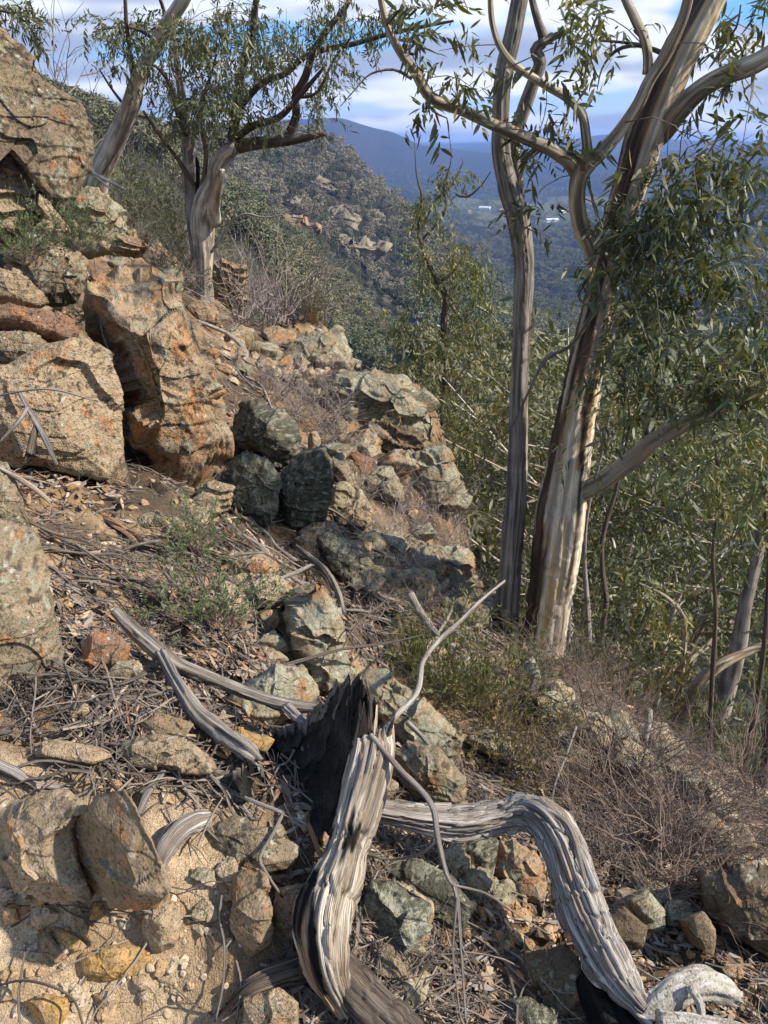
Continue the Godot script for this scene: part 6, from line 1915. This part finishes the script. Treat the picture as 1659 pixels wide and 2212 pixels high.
	var fields := [[300, 1230, 190, 60, 30, 0.14, 0.42, "on the litter slope behind the olive boulder"], [260, 1500, 150, 90, 30, 0.10, 0.30, "among leaves near the fallen branch"], [520, 1180, 120, 60, 26, 0.14, 0.5, "below the lichen boulders"], [850, 1330, 110, 60, 26, 0.2, 0.6, "in the gully mouth"], [150, 1690, 150, 30, 16, 0.08, 0.25, "on the lip of the bank"], [830, 1180, 110, 60, 20, 0.2, 0.6, "in the gully"], [1120, 1790, 200, 80, 20, 0.1, 0.35, "in front of the twig shrubs"], [560, 800, 110, 60, 26, 0.2, 0.7, "across the ledge path"], [40, 930, 60, 60, 14, 0.1, 0.35, "below the tan boulder at the left"], [480, 1690, 120, 50, 12, 0.08, 0.22, "beside the burnt hollow"], [1450, 2040, 190, 100, 14, 0.06, 0.25, "at the lower right"], [1060, 1400, 90, 40, 10, 0.2, 0.5, "at the foot of the grey trunk"]]
	for a in fields:
		for k in a[4]:
			var p := on(a[0] + rng.randf_range(-1, 1) * a[2], a[1] + rng.randf_range(-1, 1) * a[3])
			var s := rng.randf_range(a[5], a[6])
			var o := mesh_node("stick", stm[rng.randi() % 6], M.wood)
			var n := gnormal(p.x, p.z)
			o.transform = Transform3D(lay(p, n, rng.randf_range(-0.9, 0.9) + (PI if rng.randf() < 0.5 else 0.0)) * Basis(Vector3.BACK, rng.randf_range(-0.15, 0.15)), p + n * (0.012 + 0.02 * rng.randf()))
			o.scale = Vector3(s, s * rng.randf_range(0.6, 1.1), s)
			tag(o, "loose grey brown stick %s" % a[7], "stick", "sticks " + a[7])
	# curled strips of bark one can pick out
	var bm := []
	for i in 4:
		var rows := 14
		var cols := 7
		var P := PackedVector3Array()
		var C := PackedColorArray()
		for r in rows:
			var t := r / float(rows - 1) - 0.5
			for c in cols:
				var a := (c / float(cols - 1) - 0.5) * (2.2 + i * 0.5)
				P.append(Vector3(t, 0.03 - 0.045 * cos(a) + 0.10 * t * t * (i - 1.5), 0.045 * sin(a) * (1.0 - 1.4 * t * t)) + Vector3(0, 0.02 * sin(t * 7.0 + i), 0.03 * sin(t * 5.0)))
				var g := 0.8 + 0.35 * (N.b as FastNoiseLite).get_noise_2d(c * 0.5 + i * 9.0, t * 3.0)
				C.append(Color(g, g, g))
		var mb := MB.new()
		add_grid(mb, P, rows, cols, C, PackedVector2Array(), grid_normals(P, rows, cols, false))
		bm.append(mb.mesh())
	var bmat := [tinted(M.litter, lin(0.30, 0.17, 0.10)), tinted(M.litter, lin(0.24, 0.20, 0.165)), tinted(M.litter, lin(0.40, 0.31, 0.22))]
	var bname := ["reddish", "grey", "tan"]
	for a in [[280, 1250, 180, 100, 34, "on the litter slope"], [560, 1190, 110, 60, 14, "below the lichen boulders"], [880, 1300, 120, 80, 20, "in the gully mouth"], [300, 1560, 150, 60, 18, "near the fallen branch"], [620, 1830, 60, 60, 8, "in the hollow below the stump"], [1000, 2080, 140, 80, 12, "under the arched branch"], [1080, 1380, 60, 30, 8, "at the foot of the grey trunk"], [60, 1040, 60, 40, 8, "at the left below the tan boulder"]]:
		for k in a[4]:
			var p := on(a[0] + rng.randf_range(-1, 1) * a[2], a[1] + rng.randf_range(-1, 1) * a[3])
			var s := rng.randf_range(0.10, 0.30) * clampf(depth_of(p) / 3.0, 0.5, 1.4)
			var ci := rng.randi() % 3
			var o := mesh_node("bark_strip", bm[rng.randi() % 4], bmat[ci])
			var n := gnormal(p.x, p.z)
			o.transform = Transform3D(lay(p, n, rng.randf() * TAU) * Basis(Vector3.RIGHT, rng.randf_range(-0.6, 0.6) + (PI if rng.randf() < 0.3 else 0.0)), p + n * 0.012)
			o.scale = Vector3.ONE * s
			tag(o, "curled %s bark strip %s" % [bname[ci], a[5]], "bark", "bark strips " + a[5])
	# what nobody could count
	var nb: FastNoiseLite = N.a
	var lf := []
	for i in 3:
		var mb := MB.new()
		add_leaf(mb, Vector3(-0.5, 0.03, 0), Vector3(1, 0.05, 0).normalized(), Vector3.UP, 1.0, 0.22, [0.25, -0.12, 0.05][i], Color.WHITE, 5)
		lf.append(mb.mesh())
	var buf := [PackedFloat32Array(), PackedFloat32Array(), PackedFloat32Array()]
	var dry := [lin(0.26, 0.16, 0.09), lin(0.20, 0.155, 0.12), lin(0.34, 0.25, 0.16), lin(0.14, 0.10, 0.07), lin(0.34, 0.28, 0.22), lin(0.27, 0.15, 0.09), lin(0.21, 0.185, 0.16)]
	for k in 84000:
		var p := spot(0.9, 12.5)
		var v := nb.get_noise_3dv(p * 1.1 + Vector3(3, 0, 8))
		if in_bank(p) and rng.randf() < 0.97: continue
		v += 0.5 * nb.get_noise_3dv(p * 4.0 + Vector3(7, 0, 1))
		if rng.randf() > 0.5 + 2.2 * v: continue
		var n := gnormal(p.x, p.z)
		var s := (0.022 + 0.070 * pow(rng.randf(), 1.6)) * (0.72 if p.z > -1.7 else 1.0)
		if p.z > -1.7 and rng.randf() < 0.45: continue
		var bs := lay(p, n, rng.randf() * TAU) * Basis(Vector3.RIGHT, rng.randf_range(-0.7, 0.7)) * Basis(Vector3.BACK, rng.randf_range(-0.35, 0.35))
		put(buf[k % 3], bs.scaled_local(Vector3.ONE * s), p + n * (0.004 + 0.014 * rng.randf()), (dry[rng.randi() % 7] as Color) * rng.randf_range(0.7, 1.15))
	for i in 3: tag(many("leaf_litter", lf[i], M.litter, buf[i]), "dry brown gum leaves strewn over the ground", "litter", "leaf litter")
	var tw := []
	for i in 3:
		var mb := MB.new()
		add_twig(mb, Vector3(-0.5, 0, 0), Vector3(0.1, 0.02, 0.06), 0.012, 0.009, 0.02, Color.WHITE, 3, rng)
		add_twig(mb, Vector3(0.1, 0.02, 0.06), Vector3(0.5, 0.06, -0.02), 0.009, 0.005, 0.0, Color.WHITE, 2, rng)
		add_twig(mb, Vector3(0.1, 0.02, 0.06), Vector3(0.34, 0.10, 0.22), 0.007, 0.004, 0.0, Color.WHITE, 2, rng)
		tw.append(mb.mesh())
	buf = [PackedFloat32Array(), PackedFloat32Array(), PackedFloat32Array()]
	for k in 28000:
		var p := spot(1.0, 12.5)
		if in_bank(p) and rng.randf() < 0.96: continue
		var v := nb.get_noise_3dv(p * 0.9 + Vector3(13, 0, 8))
		v += 0.5 * nb.get_noise_3dv(p * 3.1 + Vector3(17, 0, 1))
		if rng.randf() > 0.5 + 2.0 * v: continue
		var n := gnormal(p.x, p.z)
		var s := rng.randf_range(0.06, 0.30)
		var bs := lay(p, n, rng.randf() * TAU) * Basis(Vector3.RIGHT, rng.randf() * TAU) * Basis(Vector3.BACK, rng.randf_range(-0.2, 0.2))
		var g := 0.45 + 1.3 * pow(rng.randf(), 2.0)
		put(buf[k % 3], bs.scaled_local(Vector3(s, s * 0.9, s * 0.9)), p + n * (0.005 + 0.015 * rng.randf()), lin(0.16, 0.13, 0.105) * g)
	for i in 3: tag(many("twig_litter", tw[i], M.twig, buf[i]), "fine grey twigs strewn over the ground", "litter", "twig litter")
	buf = [PackedFloat32Array(), PackedFloat32Array(), PackedFloat32Array()]
	for k in 22000:
		var p := spot(0.85, 12.0)
		var v := nb.get_noise_3dv(p * 1.4 + Vector3(23, 0, 8))
		if rng.randf() > 0.5 + 1.5 * v: continue
		var n := gnormal(p.x, p.z)
		var s := 0.003 + 0.012 * pow(rng.randf(), 3.0) * (1.0 if in_bank(p) else 1.6)
		var c: Color = tints[keys[rng.randi() % 5]]
		if in_bank(p): c = tints.cream.lerp(tints.tan, rng.randf())
		put(buf[k % 3], lay(p, n, rng.randf() * TAU).scaled_local(Vector3.ONE * s), p + n * s * 0.2, c * rng.randf_range(0.75, 1.1))
	for i in 3: tag(many("gravel", sm[i], M.litter, buf[i]), "fine sandstone gravel scattered over the ground", "gravel", "gravel")
